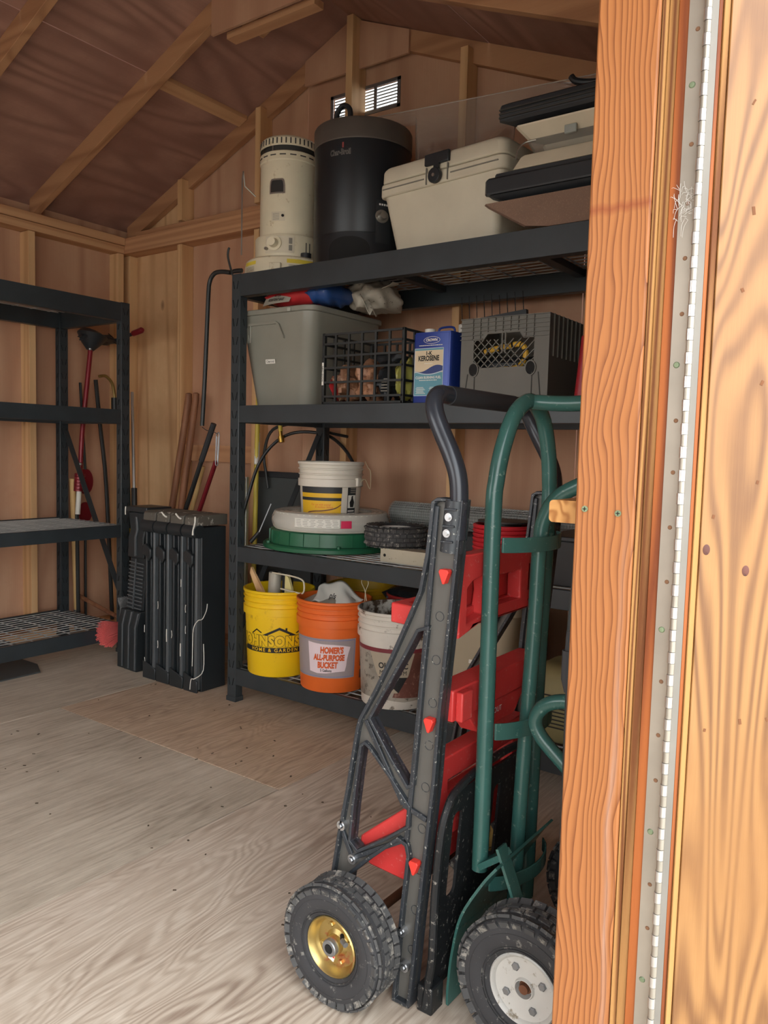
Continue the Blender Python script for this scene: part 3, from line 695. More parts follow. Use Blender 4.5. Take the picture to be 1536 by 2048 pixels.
MB().tube(smooth_path(ph, 6), 0.0155, 16).build('grip_handle', 'green_paint', gt)
def strap(z, bow, h=0.030, x0=-0.706, x1=-0.690):
    st = MB(); P = []
    for i in range(13):
        u = i/12; y = NY+0.008+(FY-NY+0.004)*u; x = x0+(x1-x0)*u+bow*math.sin(PI*u)**0.7+0.012; P.append((x, y))
    Q = [(x-0.004, y) for x, y in reversed(P)]
    st.prism(P+Q, z-h/2, z+h/2, 'xy'); st.build('cross_strap', 'green_paint', gt, bev=0.001)
strap(0.933, 0.045); strap(0.560, 0.040, 0.034); strap(0.245, 0.042, 0.030)
bl = [(-0.47, 1.41, 0.635), (-0.55, 1.41, 0.640), (-0.605, 1.412, 0.625), (-0.632, 1.414, 0.592), (-0.622, 1.416, 0.556), (-0.57, 1.42, 0.508), (-0.50, 1.43, 0.445), (-0.47, 1.435, 0.40)]
MB().tube(smooth_path(bl, 6), 0.0145, 14).build('brace_tube', 'green_paint', gt)
cv = [(-0.651, 0.322), (-0.682, 0.278), (-0.724, 0.200), (-0.741, 0.121), (-0.7485, 0.045), (-0.7485, 0.004)]
cvs = [(p.x, p.y) for p in smooth_path([(a, b, 0) for a, b in cv], 4)]
MB().prism(cvs+[(a+0.005, b-0.002) for a, b in reversed(cvs)], 1.300, 1.56, 'xz').build('toe_plate', 'green_paint', gt)
MB().bar((-0.662, 1.343, 0.345), (-0.600, 1.343, 0.20), 0.006, 0.034, up=(0, 1, 0)).build('axle_bracket', 'green_paint', gt)
MB().bar((-0.60, 1.585, 0.47), (-0.50, 1.585, 0.26), 0.036, 0.006, up=(0, 1, 0)).build('axle_bracket', 'green_paint', gt)
MB().bar((-0.704, NY, 0.29), (-0.655, 1.346, 0.33), 0.012, 0.04, up=(0, 1, 0)).build('axle_bracket', 'green_paint', gt)
MB().cyl((-0.566, 1.262, 0.137), (-0.566, 1.74, 0.137), 0.009, n=12).build('axle', 'rust', gt)
make_wheel(gt, V((-0.566, 1.292, 0.137)), 'white')
make_wheel(gt, V((-0.566, 1.705, 0.137)), 'white', True)
# ------------------------------------------------------------ top tier of the loaded rack
Z1 = 1.828
mat('enamel', paint('cream_enamel', (226, 216, 188), 0.35, 0, 0.05, (190, 172, 136), 0.03, 20))
mat('cream', paint('cream_plastic', (214, 204, 180), 0.5, 0, 0.05))
mat('cooler', paint('cooler_plastic', (212, 204, 182), 0.48, 0, 0.05))
mat('black_gloss', paint('black_cooker_enamel', (34, 38, 42), 0.38, 0.2, 0.1))
mat('lid_grey', paint('brown_grey_rim', (98, 92, 86), 0.42, 0.3, 0.1))
mat('black_plastic', paint('black_plastic', (38, 42, 46), 0.45, 0, 0.12))
mat('dark_window', paint('dark_mesh_window', (44, 42, 40), 0.6, 0, 0.2))
mat('silver', paint('silver_trim', (170, 168, 162), 0.3, 0.8, 0.08))
mat('yellow_label', paint('yellow_label', (224, 200, 70), 0.6, 0, 0.04))
mat('grey_print', paint('grey_print', (130, 126, 116), 0.7, 0, 0.1))
mat('brown_board', paint('brown_pressed_board', (126, 100, 84), 0.8, 0, 0.08, (150, 124, 104), 0.25, 300))
mat('gasket', paint('grey_gasket', (60, 58, 55), 0.7))
def clear(name, tint, alpha, rough=0.08):
    t = NT(name); t.b.inputs['Base Color'].default_value = rgba(tint); t.b.inputs['Roughness'].default_value = rough
    t.b.inputs['Alpha'].default_value = alpha; t.b.inputs['Specular IOR Level'].default_value = 0.9
    return t.m
mat('clear_film', clear('clear_plastic_film', (168, 160, 150), 0.42))
mat('clear_box', clear('clear_box_plastic', (150, 148, 138), 0.45, 0.2))

kh = thing('kerosene_heater', 'cream cylindrical kerosene heater beside the black cooker on the top shelf', 'heater', (-2.440, 2.612, Z1))
kh.scale = (1.02, 1.02, 0.93)
KA = math.radians(-47)      # faces the door
MB().lathe([(0.0, 0.004), (0.172, 0.004), (0.182, 0.012), (0.184, 0.030), (0.184, 0.062), (0.178, 0.088), (0.168, 0.096), (0.0, 0.096)], n=56).build('fuel_base', 'enamel', kh, smooth=30)
MB().lathe([(0.186, 0.006), (0.190, 0.0), (0.190, 0.012), (0.184, 0.018)], n=56).build('drip_rim', 'enamel', kh)
MB().lathe([(0.138, 0.097), (0.140, 0.104), (0.140, 0.195), (0.136, 0.202), (0.123, 0.204)], n=48).build('burner_ring', 'enamel', kh, smooth=30)
MB().lathe([(0.1215, 0.200), (0.1215, 0.535), (0.1245, 0.540), (0.1245, 0.575), (0.118, 0.580), (0.112, 0.580)], n=48).build('body', 'enamel', kh, smooth=30)
MB().lathe([(0.108, 0.560), (0.108, 0.620), (0.0, 0.622)], n=40).build('chimney', 'gasket', kh)
MB().lathe([(0.1235, 0.600), (0.1245, 0.604), (0.1225, 0.636), (0.114, 0.646), (0.090, 0.648), (0.088, 0.640), (0.112, 0.636), (0.119, 0.602)], n=48).build('top_ring', 'enamel', kh, smooth=30)
s = MB(); s2 = MB()
for i in range(40):
    a = 2*PI*i/40; s.box(0.1222, 0.1252, -0.0026, 0.0026, 0.608, 0.633, M.Rotation(a, 4, 'Z') @ M.Translation((0, 0, 0)))
for i in range(18):
    a = 2*PI*i/18; s2.box(0.1228, 0.1254, -0.013, 0.013, 0.556, 0.561, M.Rotation(a, 4, 'Z'))
s.build('top_slots', 'gasket', kh, kind='stuff'); s2.build('vent_slots', 'gasket', kh, kind='stuff')
for a in (0.6, 2.7, 4.8): MB().cyl((0.112*math.cos(a), 0.112*math.sin(a), 0.575), (0.112*math.cos(a), 0.112*math.sin(a), 0.61), 0.004, n=8).build('ring_post', 'silver', kh)
def patch(mb, r0, r1, z0, z1, a0, a1, off, n=16):
    mb.surf(lambda u, v: ((r0+(r1-r0)*v+off)*math.cos(a0+(a1-a0)*u), (r0+(r1-r0)*v+off)*math.sin(a0+(a1-a0)*u), z0+(z1-z0)*v), n, 1)
    return mb
def onpatch(poly, r, a0, off):
    return None
def arch(par, r, a0, w, z0, z1, off, m, name, rad=0.35):
    # rounded-top window on the cylinder
    def fn(u, v):
        x = (u-0.5)*w; k = max(0, abs(u-0.5)*2-(1-rad))/rad
        top = z1-(z1-z0)*0.45*(1-math.sqrt(max(0, 1-k*k)))
        a = a0+x/r; z = z0+(top-z0)*v
        return ((r+off)*math.cos(a), (r+off)*math.sin(a), z)
    return MB().surf(fn, 20, 4).build(name, m, par)
arch(kh, 0.1215, KA-0.42, 0.070, 0.385, 0.452, 0.0016, 'silver', 'window_frame'); arch(kh, 0.1215, KA-0.42, 0.056, 0.392, 0.444, 0.0030, 'dark_window', 'window')
patch(MB(), 0.1215, 0.1215, 0.262, 0.305, KA-0.62, KA-0.12, 0.0012).build('instruction_plate', 'cream', kh)
q = MB()
for k in range(6): patch(q, 0.1215, 0.1215, 0.268+k*0.0055, 0.2695+k*0.0055, KA-0.56, KA-0.32, 0.002)
q.build('plate_print', 'grey_print', kh)
MB().cyl((0.123*math.cos(KA-0.2), 0.123*math.sin(KA-0.2), 0.286), (0.126*math.cos(KA-0.2), 0.126*math.sin(KA-0.2), 0.286), 0.006, n=12).build('plate_knob', 'slot', kh)
patch(MB(), 0.140, 0.140, 0.115, 0.190, KA-0.72, KA+0.18, 0.0025, 20).build('control_panel', 'cream', kh)
d = V((math.cos(KA-0.42), math.sin(KA-0.42), 0)); c = V((0.140*d.x, 0.140*d.y, 0.158))
MB().tube([c, c+d*0.006, c+d*0.006, c+d*0.034], [0.033, 0.033, 0.021, 0.018], 24).build('dial', 'enamel', kh)
d2_ = V((math.cos(KA-0.66), math.sin(KA-0.66), 0)); c2_ = V((0.142*d2_.x, 0.142*d2_.y, 0.135))
MB().tube([c2_, c2_+d2_*0.012], 0.007, 10).build('push_button', 'silver', kh)
q = MB(); patch(q, 0.140, 0.140, 0.125, 0.150, KA+0.02, KA+0.12, 0.004, 4); patch(q, 0.140, 0.140, 0.155, 0.182, KA+0.02, KA+0.12, 0.004, 4); q.build('panel_print', 'grey_print', kh)
q = MB()
for k in (0.55, 0.68): patch(q, 0.140, 0.140, 0.125, 0.170, KA+k, KA+k+0.035, 0.0006, 2)
q.build('side_slot', 'gasket', kh)
patch(MB(), 0.184, 0.183, 0.060, 0.078, KA-0.02, KA+0.95, 0.0012, 20).build('caution_band', 'yellow_label', kh)
patch(MB(), 0.184, 0.183, 0.060, 0.076, KA-1.25, KA-0.80, 0.0012, 12).build('caution_band', 'yellow_label', kh)
q = MB(); patch(q, 0.184, 0.184, 0.030, 0.054, KA+0.02, KA+0.9, 0.0008, 20)
q.build('caution_text_block', paint('fine_print', (196, 190, 170), 0.7), kh)
q = MB()
for k in range(4):
    patch(q, 0.184, 0.184, 0.033+k*0.0055, 0.0345+k*0.0055, KA+0.06, KA+0.86-0.05*(k % 2), 0.0016, 20); patch(q, 0.184, 0.184, 0.033+k*0.0055, 0.0345+k*0.0055, KA-1.2, KA-0.85, 0.0012, 12)
q.build('caution_text', 'grey_print', kh)
MB().cbox((0.182*math.cos(KA-0.28), 0.182*math.sin(KA-0.28), 0.035), (0.022, 0.05, 0.05), M.Rotation(KA-0.28, 3, 'Z')).build('base_lug', 'enamel', kh, bev=0.004)
d = V((math.cos(KA+0.5), math.sin(KA+0.5), 0))
MB().cyl((d.x*0.156, d.y*0.156, 0.096), (d.x*0.156, d.y*0.156, 0.116), 0.022, n=20).build('fuel_cap', 'black_plastic', kh)
wg = [(-0.10, -0.10, 0.40), (-0.125, -0.14, 0.44), (-0.115, -0.16, 0.50), (-0.115, -0.165, 0.46), (-0.12, -0.16, 0.12)]
MB().tube(wg, 0.003, 6).build('carry_wire', 'silver', kh)

ck = thing('outdoor_cooker', 'tall black cylindrical outdoor cooker with grey rim on the top shelf', 'cooker', (-2.040, 2.622, Z1))
ck.scale = (1.0, 1.0, 0.885)
CA = math.radians(-52.4)
MB().lathe([(0.192, 0.0), (0.196, 0.004), (0.196, 0.145)], n=64).build('stand', 'black_gloss', ck)
MB().lathe([(0.0, 0.146), (0.195, 0.146), (0.1965, 0.150), (0.1965, 0.545), (0.1965, 0.560)], n=64).build('body', 'black_gloss', ck)
MB().lathe([(0.198, 0.545), (0.2005, 0.549), (0.2005, 0.628), (0.197, 0.636), (0.185, 0.638), (0.0, 0.636)], n=64).build('lid_band', 'lid_grey', ck, smooth=30)
def cpatch(a0, a1, z0, z1, off, m, name, n=10): return patch(MB(), 0.1965, 0.1965, z0, z1, CA+a0, CA+a1, off, n).build(name, m, ck)
arch(ck, 0.1965, CA-0.25, 0.17, 0.02, 0.125, 0.0012, 'slot', 'stand_opening', 0.9)
cpatch(0.28, 0.60, 0.10, 0.285, 0.006, 'black_plastic', 'control_panel')
d = V((math.cos(CA+0.40), math.sin(CA+0.40), 0)); c = d*0.203+V((0, 0, 0.215))
kb = MB().tube([c, c+d*0.004, c+d*0.004, c+d*0.024], [0.028, 0.028, 0.018, 0.015], 20).build('knob', 'silver', ck)
q = MB()
for k in range(4): patch(q, 0.1965, 0.1965, 0.262, 0.270, CA+0.34+k*0.05, CA+0.375+k*0.05, 0.0075, 2)
q.build('panel_print', 'white_print', ck)
def oncyl(r, a0, z0): return lambda x, y, h: ((r+h)*math.cos(a0+x/r), (r+h)*math.sin(a0+x/r), z0+y)
tl = text('lettering', 'Char-Broil', 0.034, paint('faded_logo', (150, 146, 140), 0.6), ck, oncyl(0.1965, CA-0.47, 0.487), bold=0.0012, depth=0.0012, step=0.01, sx=0.62)
text('lettering', 'Char-Broil', 0.034, 'black_gloss', ck, oncyl(0.1965, CA-0.47, 0.487), bold=-0.0003, depth=0.0018, step=0.01, sx=0.62)
patch(MB(), 0.1965, 0.1965, 0.505, 0.528, CA-0.42, CA-0.385, 0.002, 3).build('flame_mark', paint('flame_red', (150, 70, 66), 0.6), ck)
MB().tube(smooth_path([(-0.045, -0.12, 0.634), (-0.042, -0.12, 0.70), (-0.01, -0.12, 0.725), (0.022, -0.12, 0.70), (0.025, -0.12, 0.634)], 4), 0.011, 10).build('lid_handle', 'black_plastic', ck)

def rbox(mb, bottom, top, z0, z1, r, n=6, closed=True, rings=((0, 0), (1, 1))):
    # tapered rounded box from (x0,x1,y0,y1) at z0 to the same at z1
    loops = []
    for t, z in rings:
        b = [bottom[i]+(top[i]-bottom[i])*t for i in range(4)]
        loops.append([(x, y, z0+(z1-z0)*z) for x, y in rrect(b[0], b[1], b[2], b[3], r, n)])
    m = len(loops[0]); vs = [p for l in loops for p in l]; fs = []
    for i in range(len(loops)-1):
        for j in range(m): fs.append((i*m+j, i*m+(j+1) % m, (i+1)*m+(j+1) % m, (i+1)*m+j))
    fs.append(tuple(range(m-1, -1, -1)))
    if closed: fs.append(tuple(range((len(loops)-1)*m, len(loops)*m)))
    return mb.add(vs, fs)
co = thing('cooler', 'off-white hard cooler with a black latch on the top shelf', 'cooler', (-1.538, 2.615, Z1+0.001), math.radians(-6))
rbox(MB(), (-0.228, 0.228, -0.135, 0.135), (-0.272, 0.272, -0.170, 0.170), 0, 0.245, 0.03, rings=((-0.10, 0), (0, 0.05), (1, 1))).build('body', 'cooler', co, smooth=45)
rbox(MB(), (-0.285, 0.285, -0.182, 0.182), (-0.285, 0.285, -0.182, 0.182), 0.238, 0.285, 0.035, rings=((0, 0), (0, 1))).build('rim', 'cooler', co, bev=0.006, smooth=45)
rbox(MB(), (-0.281, 0.281, -0.178, 0.178), (-0.268, 0.268, -0.165, 0.165), 0.288, 0.348, 0.035, rings=((0, 0), (0.1, 0.75), (1, 1))).build('lid', 'cooler', co, bev=0.006, smooth=45)
for xa, xb in ((-0.26, -0.06), (0.06, 0.26)): MB().box(xa, xb, -0.1845, -0.18, 0.262, 0.266).build('rim_groove', 'grey_print', co)
lt = MB().box(-0.055, 0.055, -0.190, -0.176, 0.305, 0.345).build('latch', 'black_plastic', co, bev=0.004)
MB().cyl((0, -0.186, 0.262), (0, -0.204, 0.262), 0.027, n=24).build('latch_button', 'black_plastic', lt, bev=0.003)
MB().cyl((0, -0.204, 0.262), (0, -0.207, 0.262), 0.006, n=12).build('latch_rivet', 'silver', lt)
MB().box(-0.012, 0.012, -0.190, -0.182, 0.262, 0.315).build('latch_strap', 'black_plastic', lt)
for xa in (-0.05, 0.046): MB().box(xa, xa+0.004, -0.1865, -0.18, 0.242, 0.300).build('latch_recess_edge', 'grey_print', co)

# clear plastic bag over the things behind the cooler
def film(u, v):
    x = -2.06+1.06*u; top = 2.474-0.068*u
    bot = 2.40 if x < -1.80 else (2.21 if x < -1.36 else 2.345)
    k = min(1, abs(x+1.80)/0.05, abs(x+1.36)/0.05)
    y = 2.63+0.03*v+0.016*math.sin(7*u+3*v)*(1-v)+0.004*math.sin(23*u+9*v)*(1-v)+0.011*abs(math.sin(8*u-5*v+1.5*math.sin(6*u+3*v)))*(1-v)+0.007*abs(math.sin(17*u+9*v+2*math.sin(7*v)))*(1-v*v)
    z = bot+(top-bot)*v+0.006*math.sin(19*u+7*v)*(1-v)
    if v < 0.4 and -1.78 < x < -1.38: y -= 0.10*(0.4-v)/0.4*(0.6+0.4*math.sin(22*u))
    return (x, y, z)
fb = MB().surf(film, 100, 26).build('plastic_bag', 'clear_film', smooth=60)
tag(fb, 'clear crinkled plastic bag drooping behind the off-white cooler', 'plastic bag')
MB().tube([V(film(i/60, 1.0)) for i in range(61)], 0.0022, 6).build('bag_hem', paint('bag_hem', (186, 172, 158), 0.4), fb)

# stacked trays at the right end; their left ends are cut back behind the cooler
def outl(x0, y0, x1=-0.60, y1=2.82, c=0.085):
    return [(x0+0.012, y0), (x1, y0), (x1, y1), (x0+c, y1), (x0+c, y0+0.13), (x0, y0+0.014)]
def loft(mb, loops):
    m = len(loops[0][0]); vs = [(x, y, z) for lp, z in loops for x, y in lp]; fs = []
    for i in range(len(loops)-1):
        for j in range(m): fs.append((i*m+j, i*m+(j+1) % m, (i+1)*m+(j+1) % m, (i+1)*m+j))
    fs.append(tuple(range(m-1, -1, -1))); fs.append(tuple(range((len(loops)-1)*m, len(loops)*m)))
    return mb.add(vs, fs)
bo = loft(MB(), [(outl(-1.09, 2.35), 1.831), (outl(-1.17, 2.347), 1.842), (outl(-1.30, 2.342), 1.918), (outl(-1.315, 2.340), 1.930)]).build('pressed_board_tray', 'brown_board', None, smooth=20)
tag(bo, 'brown pressed board tray at the bottom of the tray stack', 'tray')
b2 = thing('deep_tray', 'black deep plastic tray lying on the brown board tray', 'tray', (-1.0, 2.6, 1.931), world=True)
loft(MB(), [(outl(-1.24, 2.38), 1.932), (outl(-1.29, 2.352), 1.948), (outl(-1.30, 2.345), 1.956)]).build('tray_bowl', 'black_plastic', b2, smooth=20)
loft(MB(), [(outl(-1.308, 2.338), 1.957), (outl(-1.312, 2.336), 1.962), (outl(-1.312, 2.336), 2.004), (outl(-1.306, 2.340), 2.010)]).build('tray_skirt', 'black_plastic', b2, smooth=20)
loft(MB(), [(outl(-1.282, 2.345), 2.011), (outl(-1.282, 2.345), 2.022)]).build('tray_step', 'black_plastic', b2)
b3 = loft(MB(), [(outl(-1.222, 2.345), 2.024), (outl(-1.205, 2.365), 2.066), (outl(-1.197, 2.373), 2.074)]).build('foam_slab', 'cream', None, smooth=20)
tag(b3, 'cream slab lying on the black deep tray', 'slab')
b4 = thing('clear_tub', 'clear plastic tub with a wide cream rim between the cream slab and black dome', 'tub', (-0.92, 2.6, 2.076), world=True)
loft(MB(), [(outl(-1.165, 2.41), 2.076), (outl(-1.190, 2.385), 2.124)]).build('tub', 'clear_box', b4)
loft(MB(), [(outl(-1.185, 2.39), 2.125), (outl(-1.190, 2.384), 2.132), (outl(-1.212, 2.352), 2.158), (outl(-1.215, 2.350), 2.163)]).build('rim', 'cream', b4, smooth=20)
loft(MB(), [(outl(-1.14, 2.43), 2.082), (outl(-1.15, 2.42), 2.112)]).build('tub_contents', 'cream', b4)
MB().cbox((-1.03, 2.374, 2.126), (0.04, 0.012, 0.026)).build('clip', paint('pale_clip', (150, 156, 150), 0.4), b4, bev=0.003)
MB().tube(smooth_path([(-1.15, 2.38, 2.118), (-1.185, 2.37, 2.112), (-1.205, 2.362, 2.09), (-1.208, 2.36, 2.06)], 4), 0.0022, 6).build('bail', 'silver', b4)
b5 = thing('bin_dome', 'big black ribbed plastic dome topping the tray stack', 'bin lid', (-0.95, 2.62, 2.165), world=True)
loft(MB(), [(outl(-1.20, 2.38), 2.165), (outl(-1.245, 2.345), 2.178), (outl(-1.268, 2.338), 2.186), (outl(-1.27, 2.336), 2.204)]).build('skirt', 'black_plastic', b5, smooth=20)
loft(MB(), [(outl(-1.268, 2.338), 2.205), (outl(-1.268, 2.338), 2.232), (outl(-1.25, 2.350), 2.240), (outl(-1.10, 2.52), 2.318)]).build('dome', 'black_plastic', b5, smooth=20)
for k in range(3): MB().box(-1.262, -0.60, 2.332, 2.34, 2.190+k*0.012, 2.194+k*0.012).build('rib', 'gasket', b5)
MB().tube(smooth_path([(-1.115, 2.555, 2.372), (-1.095, 2.555, 2.352), (-1.03, 2.555, 2.335), (-0.95, 2.555, 2.333), (-0.87, 2.555, 2.345), (-0.80, 2.555, 2.36)], 4), 0.011, 10).build('handle', 'black_plastic', b5)
MB().box(-1.02, -0.75, 2.53, 2.66, 2.318, 2.336).build('handle_mount', 'black_plastic', b5, bev=0.006)
# ------------------------------------------------------------ second tier: tote, crates, fuel can
Z2 = 1.2835
mat('tote', paint('grey_tote_plastic', (136, 135, 124), 0.40, 0, 0.05))
mat('tote_light', paint('glint_and_clip_grey', (168, 168, 158), 0.5))
mat('label_white', paint('white_label', (226, 224, 214), 0.6, 0, 0.02))
mat('red_bag', paint('red_plastic_bag', (176, 44, 48), 0.3, 0, 0.15))
mat('blue_bag', paint('blue_plastic_bag', (40, 72, 128), 0.3, 0, 0.2))
mat('silver_bag', paint('silver_bag', (176, 170, 156), 0.35, 0.1, 0.1))
mat('paper', paint('grey_paper', (188, 180, 164), 0.7, 0, 0.12, (120, 112, 100), 0.1, 60))
mat('crate_black', paint('black_crate', (36, 40, 40), 0.5, 0, 0.1))
mat('crate_grey', paint('grey_crate', (100, 98, 90), 0.5, 0, 0.06))
mat('crate_dark', paint('grey_crate_recess', (58, 58, 54), 0.6, 0, 0.06))
mat('chips', paint('wood_chip_brown', (140, 98, 72), 0.55, 0, 0.3, (178, 140, 108), 0.35, 45))
mat('chips2', paint('wood_chip_tan', (160, 116, 88), 0.5, 0, 0.3, (110, 72, 52), 0.35, 50))
mat('green_yellow', paint('yellow_green_wrap', (168, 164, 84), 0.3, 0, 0.15))
mat('dark_bag', paint('dark_bag', (32, 36, 40), 0.45, 0, 0.15))
mat('can_blue', paint('blue_can', (36, 62, 142), 0.3, 0.2, 0.06))
mat('can_pale', paint('label_cream', (214, 196, 164), 0.5, 0, 0.03))
mat('can_teal', paint('label_teal', (92, 150, 166), 0.5, 0, 0.05))
mat('can_sky', paint('label_outline', (190, 206, 216), 0.5, 0, 0.02))
mat('can_navy', paint('label_navy', (44, 62, 118), 0.5, 0, 0.03))
mat('yellow_rope', paint('yellow_rope', (222, 176, 62), 0.5, 0, 0.1))
mat('red_dark', paint('dark_red_plastic', (150, 34, 44), 0.4, 0, 0.1))

to = thing('storage_tote', 'grey plastic storage tote labelled Charcoal beside the black crate', 'tote', (-2.315, 2.64, Z2))
lo = []
rbox(MB(), (-0.155, 0.165, -0.205, 0.205), (-0.215, 0.215, -0.246, 0.240), 0, 0.385, 0.055, 8, rings=((-0.04, 0), (0.0, 0.02), (0.70, 0.72), (0.80, 0.74), (1.0, 0.98)), closed=False).build('body', 'tote', to, smooth=40)
rbox(MB(), (-0.222, 0.226, -0.254, 0.248), (-0.222, 0.226, -0.254, 0.248), 0.378, 0.400, 0.06, 8, rings=((0, 0), (0, 1))).build('lid', 'tote', to, bev=0.004, smooth=40)
rbox(MB(), (-0.19, 0.19, -0.22, 0.215), (-0.18, 0.18, -0.21, 0.205), 0.4005, 0.409, 0.05, 8).build('lid_panel', 'tote', to, smooth=40)
def tface(x, z, d=0.0):   # point of the sloped front face
    t = min(1, max(0, z/0.385)); y = -0.205-(0.041)*t-d
    return (x, y, z)
hd = MB(); poly = [(-0.150, 0.275), (-0.148, 0.335), (-0.135, 0.345), (0.020, 0.345), (0.036, 0.335), (0.060, 0.285)]
hd.prism(poly+[(p[0]*0.985, p[1]-0.010) for p in reversed(poly)], -0.006, 0.006, 'xz')
hd.v = [V((p.x, -0.205-0.041*p.z/0.385-0.006+p.y*0.8, p.z)) for p in hd.v]
hd.build('handle_ridge', 'tote', to)
MB().tube(smooth_path([tface(-0.150, 0.30, 0.004), tface(-0.146, 0.335, 0.005), tface(-0.130, 0.335, 0.005), tface(-0.140, 0.268, 0.004), tface(-0.149, 0.30, 0.004)], 4), 0.003, 6).build('handle_glint', 'tote_light', to)  # paler tube: a highlight painted along the handle edge
lb = MB().add([tface(-0.055, 0.176, 0.0035), tface(0.0, 0.176, 0.0035), tface(0.0, 0.194, 0.0035), tface(-0.055, 0.194, 0.0035)], [(0, 1, 2, 3)]).build('name_label', 'label_white', to)
text('lettering', 'Charcoal', 0.0145, 'black_print', lb, lambda x, y, h: tface(-0.0275+x, 0.185+y, 0.0045), sx=0.85)
for xx in (-0.215, 0.10): MB().cbox((xx, -0.256, 0.386), (0.018, 0.008, 0.016)).build('lid_clip', 'tote_light', to, bev=0.002)

def pillow(c, d, seed, amp=0.1, n=16, rz=0, pw=0.55):
    rnd = random.Random(seed); ph = [(rnd.uniform(6, 22), rnd.uniform(6, 22), rnd.uniform(0, 6)) for _ in range(6)]
    mb = MB(); cs, sn = math.cos(rz), math.sin(rz)
    for sgn in (1, -1):
        def fn(u, v, sgn=sgn):
            x, y = u*2-1, v*2-1; e = max(0, (1-x**4))*max(0, (1-y**4)); h = e**pw
            h *= 1+amp*sum(math.sin(a*u+b*v+p) for a, b, p in ph)/3
            X, Y = x*d[0]/2*(1-0.05*abs(y)), y*d[1]/2*(1-0.05*abs(x))
            return (c[0]+X*cs-Y*sn, c[1]+X*sn+Y*cs, c[2]+d[2]/2+sgn*h*d[2]/2)
        mb.surf(fn, n*2, n)
    return mb
rb = thing('plastic_package', 'red and blue plastic package lying on the grey tote lid', 'package', (-2.26, 2.50, 1.693), world=True)
pillow((-2.23, 2.505, 1.6945), (0.33, 0.19, 0.085), 3, 0.14, 18).build('wrapper', 'red_bag', rb, smooth=60)
pillow((-2.105, 2.508, 1.695), (0.135, 0.20, 0.082), 5, 0.16, 14).build('wrapper_end', 'blue_bag', rb, smooth=60)
lbq = MB(); lbq.surf(lambda u, v: (-2.385+0.15*u, 2.408-0.012*math.sin(PI*u)-0.004+0.03*v, 1.697+0.052*v+0.008*u), 10, 6)
lbq = lbq.build('wrapper_label', 'silver_bag', rb)
for tx_, ty_, sz in (('ATTER', 0.036, 0.016), ('RESISTENT BASE', 0.018, 0.0165)):
    text('lettering', tx_, sz, 'black_print', lbq, lambda x, y, h, ty_=ty_: (-2.305+x, 2.392+0.03*(ty_+y)/0.052-0.002, 1.700+ty_+y), shear=0.2, sx=0.72, bold=0.0004)
wp = thing('paper_bag', 'crumpled pale grey paper bag on the back corner of the grey tote', 'paper bag', (-2.02, 2.66, 1.694), world=True)
MB().blob((-2.02, 2.70, 1.745), (0.110, 0.12, 0.072), 4, 0.15, 26, -0.050, 4.5).build('bag_body', 'paper', wp, smooth=50)
MB().surf(lambda u, v: (-1.975+0.10*u, 2.62+0.05*v+0.01*math.sin(9*u), 1.735+0.055*u+0.03*v*(1-u)), 8, 5).build('bag_flap', 'paper', wp, solid=0.002, smooth=25)
MB().surf(lambda u, v: (-1.99+0.06*u, 2.55+0.05*v, 1.73-0.07*u+0.012*math.sin(7*v+5*u)), 8, 5).build('bag_flap', 'paper', wp, solid=0.002, smooth=25)

# black open crate with smoking wood
bc = thing('open_crate', 'black open-grid plastic crate full of bagged wood chips', 'crate', (-1.83, 2.53, Z2))
X0, X1, Y0, Y1, HZ = -0.195, 0.195, -0.158, 0.17, 0.275
for x in (X0, X1):
    for y in (Y0, Y1):
        MB().box(x-0.012 if x > 0 else x, x if x > 0 else x+0.012, min(y, y*0.90), max(y, y*0.90), 0, HZ).build('corner_post', 'crate_black', bc, bev=0.002)
def grid_side(p0, p1, nv, skip=()):
    p0, p1 = V(p0), V(p1); d = p1-p0
    for i in range(1, nv):
        a = p0+d*i/nv
        MB().bar(a+V((0, 0, 0.006)), a+V((0, 0, HZ-0.006)), 0.009, 0.007, up=(d.y, -d.x, 0)).build('upright_bar', 'crate_black', bc)
    for z in (0.006, 0.030, 0.085, 0.140, 0.185, 0.232, HZ-0.006):
        MB().bar(p0+V((0, 0, z)), p1+V((0, 0, z)), 0.008, 0.008).build('rail', 'crate_black', bc)
grid_side((X0+0.004, Y0+0.004, 0), (X1-0.004, Y0+0.004, 0), 6); grid_side((X0+0.004, Y1-0.004, 0), (X1-0.004, Y1-0.004, 0), 6)
grid_side((X0+0.004, Y0+0.01, 0), (X0+0.004, Y1-0.01, 0), 5); grid_side((X1-0.004, Y0+0.01, 0), (X1-0.004, Y1-0.01, 0), 5)
MB().box(X0+0.01, X1-0.01, Y0+0.01, Y1-0.01, 0.001, 0.010).build('crate_floor', 'crate_black', bc)
cl = MB().box(X0+0.0015, X0+0.0105, Y0-0.0012, Y0-0.0002, 0.075, 0.162).build('name_label', 'label_white', bc)
text('lettering', 'WOOD CHIPS', 0.0095, 'black_print', cl, lambda x, y, h: (X0+0.006-y, Y0-0.0018, 0.1185+x), bold=0.0002)
